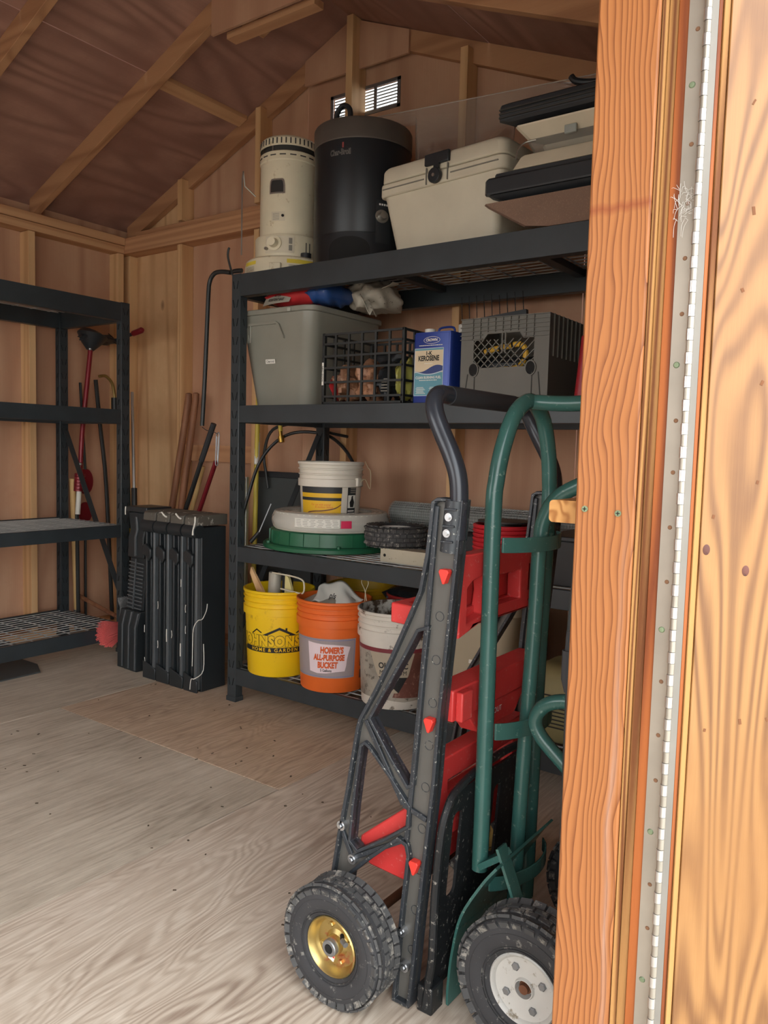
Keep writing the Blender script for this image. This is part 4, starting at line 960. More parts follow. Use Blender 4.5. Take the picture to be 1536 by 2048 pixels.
for i, (c, r, m, lab) in enumerate((((-1.953, 2.47, 1.365), (0.052, 0.075, 0.070), 'chips', 'clear bag of brown wood chunks by the crate label'), ((-1.842, 2.46, 1.375), (0.047, 0.07, 0.078), 'chips2', 'clear bag of tan wood chunks in the middle of the black crate'), ((-1.752, 2.46, 1.370), (0.033, 0.065, 0.072), 'dark_bag', 'black printed bag upright in the black crate'), ((-1.682, 2.46, 1.375), (0.026, 0.06, 0.075), 'green_yellow', 'yellow-green wrapped pouch at the right end of the black crate'), ((-1.87, 2.61, 1.45), (0.10, 0.05, 0.05), 'dark_bag', 'dark folded bag on top in the black crate'))):
    bg_ = MB().blob(c, r, 20+i, 0.22, 14, None, 3.6).build('chip_bag', m, None, smooth=40)
    bg_.location = (0, 0, 0); tag(bg_, lab, 'bag', 'bags in the black crate')
    if i == 0: MB().blob((-2.000, 2.46, 1.355), (0.016, 0.06, 0.052), 31, 0.2, 8).build('red_end', 'red_bag', bg_)
    if i == 2:
        q = MB()
        for k in range(5): q.box(-1.752+0.001*k, -1.712, 2.3935, 2.3945, 1.330+k*0.011, 1.334+k*0.011)
        q.build('print_lines', 'grey_print', bg_, kind='stuff')

# kerosene can
kc = thing('fuel_can', 'blue rectangular kerosene can between the black and grey crates', 'fuel can', (-1.512, 2.415, Z2))
cw, cd, chh = 0.079, 0.05, 0.243
MB().prism(rrect(-cw, cw, -cd, cd, 0.012), 0, chh, 'xy').build('body', 'can_blue', kc, bev=0.002)
MB().prism(rrect(-cw+0.002, cw-0.002, -cd+0.002, cd-0.002, 0.012), chh, chh+0.005, 'xy').build('top_seam', 'can_blue', kc)
MB().cyl((-0.040, 0.0, chh+0.004), (-0.040, 0, chh+0.022), 0.020, n=20).build('cap', 'label_white', kc)
MB().tube(smooth_path([(-0.005, 0, chh+0.004), (0.0, 0, chh+0.022), (0.03, 0, chh+0.026), (0.058, 0, chh+0.022), (0.062, 0, chh+0.004)], 3), 0.004, 8).build('handle', 'can_blue', kc)
fy = -cd-0.0006
def flat(mb, pts, d): return mb.prism(pts, fy-d, fy, 'xz')
LX0, LX1 = -0.071, 0.050
flat(MB(), [(LX0, 0.024), (LX1, 0.024), (LX1, 0.192), (LX0, 0.192)], 0.0004).build('label_border', 'can_sky', kc)
flat(MB(), [(LX0+0.002, 0.026), (LX1-0.002, 0.026), (LX1-0.002, 0.106), (LX0+0.002, 0.106)], 0.0008).build('label_teal', 'can_teal', kc)
flat(MB(), [(LX0+0.002, 0.106), (LX1-0.002, 0.106), (LX1-0.002, 0.190), (LX0+0.002, 0.190)], 0.0008).build('label_cream', 'can_pale', kc)
flat(MB(), [(LX0+0.002, 0.184), (LX1-0.002, 0.184), (LX1-0.002, 0.190), (LX0+0.002, 0.190)], 0.0011).build('label_band', 'can_teal', kc)
wv = [(LX0+0.002+(LX1-LX0-0.004)*i/16, 0.117+0.010*math.sin(2*PI*(i/16)*0.85+3.6)+0.006*i/16) for i in range(17)]
wv2 = [(LX0+0.002+(LX1-LX0-0.004)*i/16, 0.112-0.011*math.sin(PI*i/16)) for i in range(17)]
flat(MB(), wv2+list(reversed(wv)), 0.0012).build('label_wave', 'can_navy', kc)
flat(MB(), [(x, z-0.003) for x, z in wv2]+list(reversed(wv2)), 0.0014).build('label_wave_line', 'can_sky', kc)
pl_ = lambda z0, x0=-0.0105: (lambda x, y, h: (x0+x, fy-0.0018, z0+y))
text('lettering', '1-K', 0.018, 'black_print', kc, pl_(0.173), bold=0.0007)
text('lettering', 'KEROSENE', 0.0245, 'black_print', kc, pl_(0.155), bold=0.0009, sx=0.74)
text('lettering', 'CLEAN BURNING FUEL', 0.0125, 'label_white', kc, pl_(0.088), bold=0.0003, sx=0.83)
text('lettering', 'CROWN', 0.0128, 'label_white', kc, pl_(0.219, 0.0), bold=0.0005, sx=0.95)
el = MB(); eo = [(0.034*math.cos(2*PI*i/32), 0.219+0.0125*math.sin(2*PI*i/32)) for i in range(32)]; ei = [(x*0.965, 0.219+(z-0.219)*0.90) for x, z in eo]
el.prism(eo, fy-0.001, fy, 'xz', holes=[ei]).build('logo_oval', 'label_white', kc)
q = MB(); rr = random.Random(3)
for z, x0, x1 in ((0.201, -0.052, 0.045), (0.138, -0.028, 0.006), (0.079, -0.048, 0.026)):
    x = x0
    while x < x1:
        w_ = 0.003+rr.random()*0.006; q.box(x, min(x+w_, x1), fy-0.0016, fy, z-0.0012, z+0.0012); x += w_+0.0018
for k in range(6):
    for x0, x1 in ((-0.062, -0.022), (-0.006, 0.036)): q.box(x0+0.003*(k % 2), x1-0.004*(k % 3), fy-0.0016, fy, 0.032+k*0.0042, 0.0335+k*0.0042)
q.build('fine_print', 'label_white', kc, kind='stuff')
sc_ = thing('fuel_can', 'dark fuel can with a white cap behind the blue kerosene can', 'fuel can', (-1.55, 2.60, Z2))
MB().prism(rrect(-0.075, 0.075, -0.05, 0.05, 0.012), 0, 0.27, 'xy').build('body', 'black_plastic', sc_, bev=0.003)
MB().cyl((0.035, 0, 0.27), (0.035, 0, 0.305), 0.026, n=20).build('cap', 'label_white', sc_)

# grey milk crate
gc = thing('milk_crate', 'grey milk crate with a diamond lattice holding yellow rope', 'crate', (-1.248, 2.555, Z2))
gx, gy0, gy1, gh = 0.165, -0.155, 0.125, 0.288
MB().prism([(-gx, 0), (gx, 0), (gx, gh), (-gx, gh)], gy0, gy0+0.006, 'xz', holes=[[(-0.115, 0.118), (0.112, 0.118), (0.112, 0.212), (0.072, 0.212), (0.058, 0.232), (-0.062, 0.232), (-0.078, 0.212), (-0.115, 0.212)]]).build('front_panel', 'crate_grey', gc)
for y in (gy1-0.006,):
    MB().box(-gx, gx, y, y+0.006, 0, gh).build('back_panel', 'crate_grey', gc)
for x in (-gx, gx-0.006):
    MB().box(x, x+0.006, gy0+0.006, gy1-0.006, 0, gh).build('side_panel', 'crate_grey', gc)
MB().box(-gx+0.006, gx-0.006, gy0+0.006, gy1-0.006, 0, 0.006).build('crate_floor', 'crate_grey', gc)
for z in (0.286, 0.272, 0.258, 0.244, 0.230, 0.216): 
    for x0, x1 in ((-gx-0.002, gx+0.002),) if z > 0.236 else ((-gx-0.002, -0.080), (0.074, gx+0.002)):
        MB().box(x0, x1, gy0-0.005, gy0, z-0.0015, z+0.0015).build('rib', 'crate_grey', gc)
for i in range(9):
    x = -0.118+i*0.0285
    MB().box(x-0.0015, x+0.0015, gy0-0.005, gy0, 0.238 if abs(x+0.003) < 0.07 else 0.214, 0.288).build('rib', 'crate_grey', gc)
for i in range(7):
    y = gy0+0.03+i*0.036
    MB().box(gx, gx+0.005, y-0.0015, y+0.0015, 0.150, 0.288).build('rib', 'crate_grey', gc)
for k in range(-3, 8):
    for s in (1, -1):
        x = -0.115+0.028*k*1.02; p = [(x, 0.118), (x+s*0.094, 0.212)]
        # clip the strip to the opening
        a, b = V((p[0][0], p[0][1])), V((p[1][0], p[1][1]))
        t0, t1 = 0.0, 1.0; dx = b.x-a.x
        for lim, sg in ((-0.115, 1), (0.112, -1)):
            ta = (lim-a.x)/dx
            if dx*sg > 0: t0 = max(t0, ta)
            else: t1 = min(t1, ta)
        if t1-t0 > 0.08:
            u, v = a+(b-a)*t0, a+(b-a)*t1
            MB().bar((u.x, gy0+0.002, u.y), (v.x, gy0+0.002, v.y), 0.003, 0.004, up=(0, 1, 0)).build('lattice_strip', 'crate_grey', gc)
MB().box(-0.008, -0.004, gy0-0.001, gy0+0.004, 0.165, 0.236).build('lattice_post', 'crate_grey', gc); MB().box(0.004, 0.008, gy0-0.001, gy0+0.004, 0.165, 0.236).build('lattice_post', 'crate_grey', gc)
for x in (-0.112, 0.103):
    MB().lathe([(0.020, 0), (0.020, 0.006), (0.0165, 0.006), (0.0165, 0)], M.Translation((x, gy0+0.001, 0.112)) @ M.Rotation(PI/2, 4, 'X') @ M.Diagonal((1, 1.3, 1, 1)), 24).build('eyelet', 'crate_grey', gc)
    MB().prism([(x+0.0165*math.cos(2*PI*i/20), 0.112+0.0215*math.sin(2*PI*i/20)) for i in range(20)], gy0-0.002, gy0-0.0002, 'xz').build('eyelet_hole', 'slot', gc)
for x, dx in ((-0.135, -0.012), (-0.108, 0), (0.108, 0), (0.130, 0.012)):
    MB().bar((x+dx, gy0-0.001, 0.004), (x, gy0-0.001, 0.098), 0.003, 0.003).build('rib', 'crate_dark', gc)
rp = [(-0.085, 0.175), (-0.05, 0.183), (0.0, 0.190), (0.040, 0.196), (0.062, 0.186), (0.070, 0.160), (0.058, 0.132), (0.030, 0.116), (-0.01, 0.113), (-0.06, 0.112), (-0.12, 0.108)]
yr = thing('tie_rope', 'yellow and black striped rope hook inside the grey milk crate', 'rope', (-1.248, 2.43, Z2+0.11), world=True)
rpath = smooth_path([(-1.248+x, 2.428, Z2+z) for x, z in rp], 5)
MB().tube(rpath, 0.0095, 10).build('rope', 'yellow_rope', yr)
for i in range(2, len(rpath)-2, 5): MB().tube([rpath[i], rpath[i]+(rpath[i+1]-rpath[i])*0.8], 0.0103, 10).build('stripe', 'slot', yr)
MB().box(-1.395, -1.105, 2.47, 2.66, Z2+0.008, Z2+0.16).build('dark_contents', 'dark_bag', yr, bev=0.02)

# wire rake head lying behind the crate
rk_ = thing('wire_rake', 'black wire rake head with thin tines behind the grey milk crate', 'rake', (-1.45, 2.80, Z2), world=True)
MB().bar((-1.60, 2.80, 1.632), (-1.36, 2.80, 1.655), 0.02, 0.022).build('rake_bar', 'black_plastic', rk_)
for i in range(9): MB().tube([(-1.645+i*0.034, 2.80, 1.60+i*0.004), (-1.66+i*0.034, 2.81, 1.74)], 0.0018, 5).build('tine', 'black_steel', rk_)
MB().tube([(-1.47, 2.80, 1.64), (-1.47, 2.82, Z2+0.002)], 0.011, 8).build('rake_handle', 'black_plastic', rk_)

bb = thing('garbage_bag', 'black crumpled plastic bag standing beside the grey milk crate', 'bag', (-0.90, 2.58, Z2), world=True)
MB().blob((-0.89, 2.69, Z2+0.19), (0.125, 0.15, 0.20), 12, 0.22, 18, -0.189, 4.0).build('bag_body', 'dark_bag', bb, smooth=30)
MB().tube(smooth_path([(-0.93, 2.58, Z2+0.36), (-0.91, 2.57, Z2+0.40), (-0.86, 2.56, Z2+0.42)], 4), [0.05-0.004*i for i in range(9)], 10).build('bag_neck', 'dark_bag', bb)
rc = thing('fuel_jug', 'dark red plastic fuel jug in front of the black bag', 'jug', (-0.82, 2.40, Z2))
rbox(MB(), (-0.155, 0.13, -0.055, 0.055), (-0.14, 0.13, -0.05, 0.05), 0, 0.20, 0.02).build('body', 'red_dark', rc, bev=0.004)
MB().cyl((-0.10, 0, 0.20), (-0.10, 0, 0.36), 0.018, 0.012, n=14).build('spout', 'red_dark', rc)
MB().cyl((-0.10, 0, 0.19), (-0.10, 0, 0.225), 0.026, n=16).build('cap', 'black_plastic', rc)
# ------------------------------------------------------------ third and bottom tiers
Z3, Z4 = 0.6835, 0.1515
mat('b_yellow', paint('yellow_bucket', (238, 196, 24), 0.38, 0, 0.04, (206, 164, 30), 0.04, 14))
mat('b_orange', paint('orange_bucket', (226, 106, 40), 0.42, 0, 0.04))
mat('b_white', paint('white_bucket', (216, 210, 196), 0.4, 0, 0.04))
mat('b_stained', paint('white_bucket_stain_drips', (214, 208, 196), 0.45, 0, 0.06, (84, 62, 42), 0.16, 22))
mat('b_red', paint('red_bucket', (140, 34, 34), 0.45, 0, 0.06))
mat('b_amber', paint('amber_bucket', (196, 156, 30), 0.42, 0, 0.06))
mat('stain_in', paint('stained_bucket_inside', (188, 184, 174), 0.5, 0, 0.06, (70, 52, 36), 0.75, 22))
mat('lab_grey', paint('bucket_label_grey', (158, 146, 146), 0.5, 0, 0.03))
mat('lab_pink', paint('bucket_label_banner', (232, 214, 218), 0.5, 0, 0.03))
mat('lab_blue', paint('bucket_label_line', (112, 122, 170), 0.5))
mat('orange_print', paint('orange_print', (214, 92, 36), 0.5))
mat('lab_stone', paint('label_stone_print', (150, 144, 132), 0.5, 0, 0.3, (90, 84, 76), 0.3, 40))
mat('lab_taupe', paint('label_taupe', (172, 160, 140), 0.5, 0, 0.05))
mat('lab_brown', paint('label_brown_wood_print', (108, 66, 56), 0.5, 0, 0.35, (150, 110, 96), 0.2, 50))
mat('lab_maroon', paint('label_maroon', (120, 44, 52), 0.5, 0, 0.1))
mat('lab_amber', paint('label_amber', (232, 184, 40), 0.45, 0, 0.04))
mat('galv', paint('galvanised_mesh', (168, 172, 168), 0.5, 0.4, 0.1))
mat('green_lid', paint('green_plastic_lid', (34, 96, 66), 0.4, 0, 0.08))
mat('pex', paint('white_shrink_wrapped_tube', (206, 202, 190), 0.25, 0, 0.05, spec=0.8))
mat('red_cord', paint('red_cord', (196, 40, 50), 0.45, 0, 0.1))
mat('beige', paint('beige_bin', (172, 160, 136), 0.5, 0, 0.04))
mat('cream_metal', paint('cream_metal_channel', (190, 182, 160), 0.5, 0.1, 0.08, (120, 100, 70), 0.06, 60))
mat('pink', paint('magenta_sticker', (206, 40, 84), 0.5))
mat('dark_box', paint('dark_box', (44, 46, 48), 0.5, 0, 0.1))

BH, BR0, BR1 = 0.362, 0.131, 0.149
def br(z, h=BH, r0=BR0, r1=BR1): return r0+(r1-r0)*z/h
def bucket(name, label, loc, m, group=None, h=BH, r0=BR0, r1=BR1, inner=None, rings=(0.055, 0.075, 0.10), bail=None):
    b = thing(name, label, 'bucket', loc, 0, group)
    P = [(0, 0.006), (r0-0.006, 0.004), (r0-0.002, 0.0), (r0, 0.004)]
    zc = h-rings[2]
    P += [(br(zc-0.004, h, r0, r1), zc-0.004), (br(zc, h, r0, r1)+0.008, zc-0.002), (br(zc, h, r0, r1)+0.0085, zc+0.028)]
    z = zc+0.030; P += [(br(z, h, r0, r1)+0.001, z)]
    for k in range(2):
        zz = h-rings[1]+0.022+k*0.022
        P += [(br(zz, h, r0, r1), zz-0.003), (br(zz, h, r0, r1)+0.005, zz-0.001), (br(zz, h, r0, r1)+0.005, zz+0.003), (br(zz, h, r0, r1), zz+0.005)]
    P += [(r1+0.001, h-0.014), (r1+0.005, h-0.010), (r1+0.005, h-0.002), (r1+0.002, h)]
    MB().lathe(P, n=56).build('body', m, b, smooth=30)
    MB().lathe([(r1+0.002, h), (r1-0.003, h-0.001), (br(h*0.5, h, r0, r1)-0.004, h*0.5), (r0-0.006, 0.012), (0, 0.012)], n=56).build('inside', inner or m, b, smooth=30)
    return b
def curved(b, a0, loops, off, m, name, h=BH, r0=BR0, r1=BR1, step=0.012, holes=()):
    # flat outline (x along the wall, z up) wrapped on the bucket
    mb = MB(); flat_ = [p for p in loops]
    tmp = bmesh.new(); tri = tessellate_polygon([[V((p[0], p[1], 0)) for p in flat_]]+[[V((p[0], p[1], 0)) for p in hl] for hl in holes])
    allp = flat_+[p for hl in holes for p in hl]
    vs = [tmp.verts.new((p[0], p[1], 0)) for p in allp]
    for t in tri:
        try: tmp.faces.new([vs[i] for i in t])
        except ValueError: pass
    xs = [p[0] for p in allp]; x = min(xs)+step
    while x < max(xs):
        bmesh.ops.bisect_plane(tmp, geom=tmp.verts[:]+tmp.edges[:]+tmp.faces[:], plane_co=(x, 0, 0), plane_no=(1, 0, 0)); x += step
    tmp.verts.index_update()
    for v in tmp.verts:
        z = v.co.y; r = br(z, h, r0, r1)+off; a = a0+v.co.x/r1; mb.v.append(V((r*math.cos(a), r*math.sin(a), z)))
    mb.f = [tuple(v.index for v in f.verts) for f in tmp.faces]; tmp.free()
    return mb.build(name, m, b, smooth=0)
def wrap(a0, z0, h=BH, r0=BR0, r1=BR1, rot=0.0):
    cs, sn = math.cos(rot), math.sin(rot)
    def f(x, y, d):
        x, y = x*cs-y*sn, x*sn+y*cs
        z = z0+y; r = br(z, h, r0, r1)+d; a = a0+x/r1; return (r*math.cos(a), r*math.sin(a), z)
    return f
GB = 'buckets on the bottom shelf'
# yellow store bucket
yb = bucket('bucket', 'bright yellow bucket with a black roof logo and tools inside', (-2.306, 2.452, Z4), 'b_yellow', GB)
ya = math.radians(-46.5)
def roof(cx, zt, w, hh, t): return [(cx-w, zt-hh), (cx, zt), (cx+w, zt-hh), (cx+w*0.80, zt-hh), (cx, zt-t), (cx-w*0.80, zt-hh)]
curved(yb, ya, [(-0.20, 0.105), (0.20, 0.105), (0.20, 0.127), (-0.20, 0.127)], 0.0012, 'black_print', 'logo_band')
curved(yb, ya, [(-0.078, 0.178), (0.002, 0.214), (0.028, 0.203), (0.028, 0.211), (0.036, 0.211), (0.036, 0.199), (0.082, 0.178), (0.040, 0.178), (0.048, 0.183), (0.002, 0.203), (-0.050, 0.180), (-0.038, 0.180)], 0.0012, 'black_print', 'logo_roof')
curved(yb, ya, [(-0.135, 0.183), (-0.105, 0.204), (-0.078, 0.190), (-0.082, 0.186), (-0.105, 0.198), (-0.130, 0.180)], 0.0012, 'black_print', 'logo_roof')
curved(yb, ya, [(0.075, 0.188), (0.105, 0.204), (0.138, 0.184), (0.133, 0.180), (0.105, 0.198), (0.082, 0.186)], 0.0012, 'black_print', 'logo_roof')
for bold, m, d in ((0.0052, 'black_print', 0.0014), (0.0034, 'b_yellow', 0.0022)):
    text('lettering', 'JOHNSONS', 0.058, m, yb, wrap(ya-0.33, 0.152), bold=bold, depth=d, step=0.012, sx=0.92, space=1.12)
text('lettering', 'HOME & GARDEN', 0.021, 'b_yellow', yb, wrap(ya-0.16, 0.116), depth=0.0022, step=0.012, sx=1.1, space=1.3, bold=0.0003)
# orange store bucket
ob = bucket('bucket', 'orange bucket with a grey printed label, holding a white sack', (-1.993, 2.443, Z4), 'b_orange', GB)
oa = math.radians(-58)
curved(ob, oa, [(-0.190, 0.060), (0.118, 0.060), (0.118, 0.218), (-0.190, 0.218)], 0.0010, 'lab_grey', 'label')
curved(ob, oa, [(-0.186, 0.065), (0.113, 0.065), (0.113, 0.213), (-0.186, 0.213)], 0.0014, 'lab_blue', 'label_line', holes=[[(-0.184, 0.067), (0.111, 0.067), (0.111, 0.211), (-0.184, 0.211)]])
ban = [(-0.088, 0.084), (-0.05, 0.078), (-0.01, 0.080), (0.03, 0.086), (0.070, 0.088), (0.076, 0.110), (0.078, 0.135), (0.084, 0.160), (0.092, 0.185), (0.06, 0.192), (0.02, 0.196), (-0.03, 0.197), (-0.07, 0.200), (-0.095, 0.203)]
curved(ob, oa, ban, 0.0018, 'lab_pink', 'banner')
for tx_, z, sz, xo, r_ in (("HOMER'S", 0.172, 0.034, 0.012, 0.0), ('ALL-PURPOSE', 0.142, 0.031, 0.0, 0.0), ('BUCKET', 0.112, 0.033, -0.006, 0.02)):
    text('lettering', tx_, sz, 'orange_print', ob, wrap(oa+xo/BR1, z, rot=r_), depth=0.0026, step=0.012, sx=0.70, bold=0.0019, shear=0.08)
text('lettering', '5 Gallons', 0.0155, 'black_print', ob, wrap(oa-0.08, 0.091), depth=0.0026, step=0.012, sx=0.85, bold=0.0003)
curved(ob, oa, [(0.150, 0.05), (0.19, 0.05), (0.19, 0.085), (0.150, 0.085)], 0.0012, 'lab_brown', 'warning_print'); curved(ob, oa, [(0.148, 0.10), (0.19, 0.10), (0.19, 0.155), (0.148, 0.155)], 0.0012, 'lab_brown', 'warning_print'); curved(ob, oa, [(0.150, 0.165), (0.19, 0.165), (0.19, 0.215), (0.150, 0.215)], 0.0012, 'black_print', 'warning_print')
# stain bucket
wb_ = bucket('bucket', 'white stain-spattered bucket with a brown and grey label', (-1.680, 2.444, Z4), 'b_stained', GB, inner='stain_in')
wa = math.radians(-60)
curved(wb_, wa, [(-0.25, 0.035), (-0.05, 0.040), (0.05, 0.030), (0.25, 0.045), (0.25, 0.225), (-0.25, 0.225)], 0.0010, 'lab_stone', 'label')
curved(wb_, wa, [(0.000, 0.048), (0.10, 0.045), (0.25, 0.05), (0.25, 0.218), (0.06, 0.218)], 0.0014, 'lab_brown', 'label_wood')
curved(wb_, wa, [(-0.100, 0.215), (0.085, 0.215), (0.062, 0.130), (0.020, 0.065), (-0.03, 0.065), (-0.070, 0.140)], 0.0018, 'lab_taupe', 'label_shield')
curved(wb_, wa, [(-0.25, 0.216), (0.25, 0.216), (0.25, 0.230), (-0.25, 0.232)], 0.0020, 'lab_maroon', 'label_band')
curved(wb_, wa, [(-0.060, 0.125), (0.058, 0.125), (0.024, 0.066), (0.005, 0.082), (-0.012, 0.066)], 0.0024, 'black_print', 'label_mark')
text('lettering', 'OLYMPIC', 0.030, 'black_print', wb_, wrap(wa, 0.167), depth=0.003, step=0.012, bold=0.0009, sx=0.95)
text('lettering', 'MAXIMUM', 0.0235, 'black_print', wb_, wrap(wa, 0.141), depth=0.003, step=0.012, sx=0.92, space=1.15)
curved(wb_, wa, [(0.135, 0.055), (0.175, 0.055), (0.175, 0.095), (0.135, 0.095)], 0.0020, 'b_white', 'bar_code_patch')
# buckets standing behind
b1 = bucket('bucket', 'amber yellow bucket standing behind the orange bucket', (-2.10, 2.765, Z4), 'b_amber', GB)
b2_ = bucket('bucket', 'dark red bucket lined with a black bag behind the orange bucket', (-1.775, 2.765, Z4), 'b_red', GB, inner='dark_box')
MB().blob((0, 0, 0.34), (0.135, 0.135, 0.045), 8, 0.25, 12).build('bag_liner', 'dark_bag', b2_, smooth=40)
b3_ = bucket('bucket', 'plain white bucket with a dark bag behind the stain bucket', (-1.45, 2.765, Z4), 'b_white', GB, inner='dark_box')
MB().blob((0, 0, 0.35), (0.125, 0.125, 0.035), 9, 0.25, 12).build('bag_liner', 'silver_bag', b3_, smooth=40)
# contents of the yellow bucket
gt_ = 'tools in the yellow bucket'
def stick(name, label, cat, m, p, q, w, h, taper=None):
    o = MB().bar(p, q, w, h).build(name, m, None, bev=0.001); tag(o, label, cat, gt_); return o
ste = MB().prism([(-2.428, 0.59), (-2.435, 0.565), (-2.355, 0.42), (-2.325, 0.42), (-2.352, 0.49)], 2.40, 2.412, 'xz').build('wood_stake', 'stud_z', None); tag(ste, 'pointed pale wooden stake leaning out of the yellow bucket', 'stake', gt_)
st2 = MB().prism([(-2.255, 0.41), (-2.215, 0.41), (-2.212, 0.515), (-2.232, 0.565), (-2.250, 0.575)], 2.425, 2.437, 'xz').build('paint_stick', wood('pale_stick', (226, 214, 150), (190, 176, 120), 'Z'), None); tag(st2, 'short pale yellow stake upright in the yellow bucket', 'stake', gt_)
ro = MB().cyl((-2.345, 2.45, 0.30), (-2.335, 2.455, 0.572), 0.028, n=18).build('cord_roll', 'silver_bag', None); tag(ro, 'grey wrapped roll standing in the yellow bucket', 'roll', gt_); MB().cyl((-2.3349, 2.455, 0.572), (-2.3348, 2.455, 0.574), 0.012, n=12).build('roll_core', 'slot', ro)
ro2 = MB().cyl((-2.283, 2.47, 0.30), (-2.280, 2.475, 0.565), 0.024, n=16).build('dark_roll', 'dark_bag', None); tag(ro2, 'dark wrapped roll between the stakes in the yellow bucket', 'roll', gt_); MB().cyl((-2.2799, 2.475, 0.565), (-2.2798, 2.475, 0.567), 0.010, n=12).build('roll_core', 'silver_bag', ro2)
wh = MB().tube(smooth_path([(-2.30, 2.40, 0.580), (-2.20, 2.40, 0.578), (-2.135, 2.40, 0.570), (-2.120, 2.40, 0.55), (-2.125, 2.40, 0.515), (-2.16, 2.40, 0.512), (-2.25, 2.40, 0.517)], 3), 0.0035, 8).build('bent_rod', 'cream', None); tag(wh, 'thin bent cream rod resting on the yellow bucket rim', 'rod', gt_)
# white sack in the orange bucket
ws = thing('cement_sack', 'white plastic sack with black print poking out of the orange bucket', 'sack', (-1.995, 2.443, 0.40), world=True)
MB().surf(lambda u, v: (-2.085+0.205*u+0.012*math.sin(6*v), 2.395+0.10*v-0.03*math.sin(PI*u)*(1-v), 0.475+0.085*v*(1-0.55*u)+0.012*math.sin(8*u+4*v)+0.02*math.sin(PI*u)), 22, 12).build('sack_fold', 'label_white', ws, solid=0.003, smooth=50)
MB().blob((-1.995, 2.443, 0.46), (0.115, 0.115, 0.055), 17, 0.18, 12).build('sack_body', 'silver_bag', ws, smooth=40)
text('lettering', 'pls', 0.030, 'black_print', ws, lambda x, y, h: (-1.945+x, 2.372+0.3*y, 0.530+y), shear=0.2, bold=0.0005)
tw = MB().tube(smooth_path([(-1.79, 2.39, 0.53), (-1.80, 2.39, 0.57), (-1.815, 2.388, 0.600), (-1.80, 2.386, 0.622), (-1.782, 2.388, 0.60), (-1.796, 2.39, 0.565), (-1.80, 2.392, 0.525)], 5), 0.0016, 6).build('wire_loop', paint('pale_wire', (196, 184, 150), 0.5), None); tag(tw, 'twisted pale wire loop above the stain-spattered bucket rim', 'wire')

# beige bin and other things at the right end of the bottom shelf
bn = thing('waste_bin', 'tall beige plastic bin behind the red crossbars of the hand truck', 'bin', (-1.335, 2.475, Z4))
rbox(MB(), (-0.135, 0.135, -0.10, 0.10), (-0.185, 0.185, -0.127, 0.127), 0, 0.42, 0.06, 8, rings=((-0.05, 0), (0, 0.03), (0.82, 0.82), (0.83, 0.825), (1.0, 1.0))).build('body', 'beige', bn, smooth=40)
rbox(MB(), (-0.195, 0.195, -0.134, 0.134), (-0.19, 0.19, -0.13, 0.13), 0.405, 0.435, 0.065, 8).build('rim', 'beige', bn, bev=0.004, smooth=40)
MB().cbox((0.06, -0.1195, 0.235), (0.075, 0.002, 0.013), M.Rotation(-0.12, 3, 'X')).build('name_label', 'label_white', bn)
for k in range(5): MB().cbox((0.037+k*0.0095, -0.1212, 0.235), (0.005, 0.001, 0.005)).build('label_print', 'black_print', bn)
pb = thing('feed_sack', 'olive sack with printed lines low on the shelf behind the green hand truck', 'sack', (-0.99, 2.48, Z4), world=True)
pillow((-0.98, 2.49, Z4), (0.30, 0.26, 0.26), 7, 0.06, 12, 0, 0.25).build('sack_body', paint('olive_sack', (150, 140, 96), 0.6, 0, 0.15), pb, smooth=50)
q = MB()
for k in range(9): q.box(-1.10, -0.88-0.02*(k % 3), 2.357, 2.3585, Z4+0.07+k*0.013, Z4+0.074+k*0.013)
q.build('print_lines', 'black_print', pb, kind='stuff')
dk = thing('equipment_case', 'dark equipment case at the end of the bottom shelf', 'case', (-0.71, 2.60, Z4))
rbox(MB(), (-0.10, 0.10, -0.15, 0.15), (-0.095, 0.095, -0.145, 0.145), 0, 0.36, 0.02).build('case_body', 'dark_box', dk, bev=0.004)
MB().tube(smooth_path([(-0.05, -0.10, 0.36), (-0.05, -0.10, 0.39), (0.05, -0.10, 0.39), (0.05, -0.10, 0.36)], 4), 0.008, 8).build('case_handle', 'black_plastic', dk)

# third tier
gl_ = thing('drum_lid', 'green round plastic lid under the white tubing coil', 'lid', (-2.178, 2.630, Z3))
GR = 0.290
MB().lathe([(0, 0.002), (GR-0.01, 0.0), (GR, 0.004), (GR, 0.018), (GR-0.006, 0.024), (GR-0.028, 0.026), (GR-0.032, 0.078), (GR-0.04, 0.083), (0, 0.083)], n=64).build('lid_body', 'green_lid', gl_, smooth=30)
for i in range(24):
    a = 2*PI*i/24; MB().box(GR-0.033, GR-0.026, -0.0015, 0.0015, 0.026, 0.078, M.Rotation(a, 4, 'Z')).build('lid_rib', 'green_lid', gl_)
for a in (-0.75, 0.9, 2.6, 4.2):
    MB().cyl(((GR-0.012)*math.cos(a), (GR-0.012)*math.sin(a), 0.024), ((GR-0.012)*math.cos(a), (GR-0.012)*math.sin(a), 0.034), 0.009, n=12).build('screw_boss', 'green_lid', gl_)
tcx, tcy = -2.160, 2.610
cl_ = thing('tubing_coil', 'white shrink-wrapped coil of plastic tubing on the green lid', 'tubing coil', (tcx, tcy, Z3+0.084))
cl_.scale = (1.0, 1.0, 1.08)
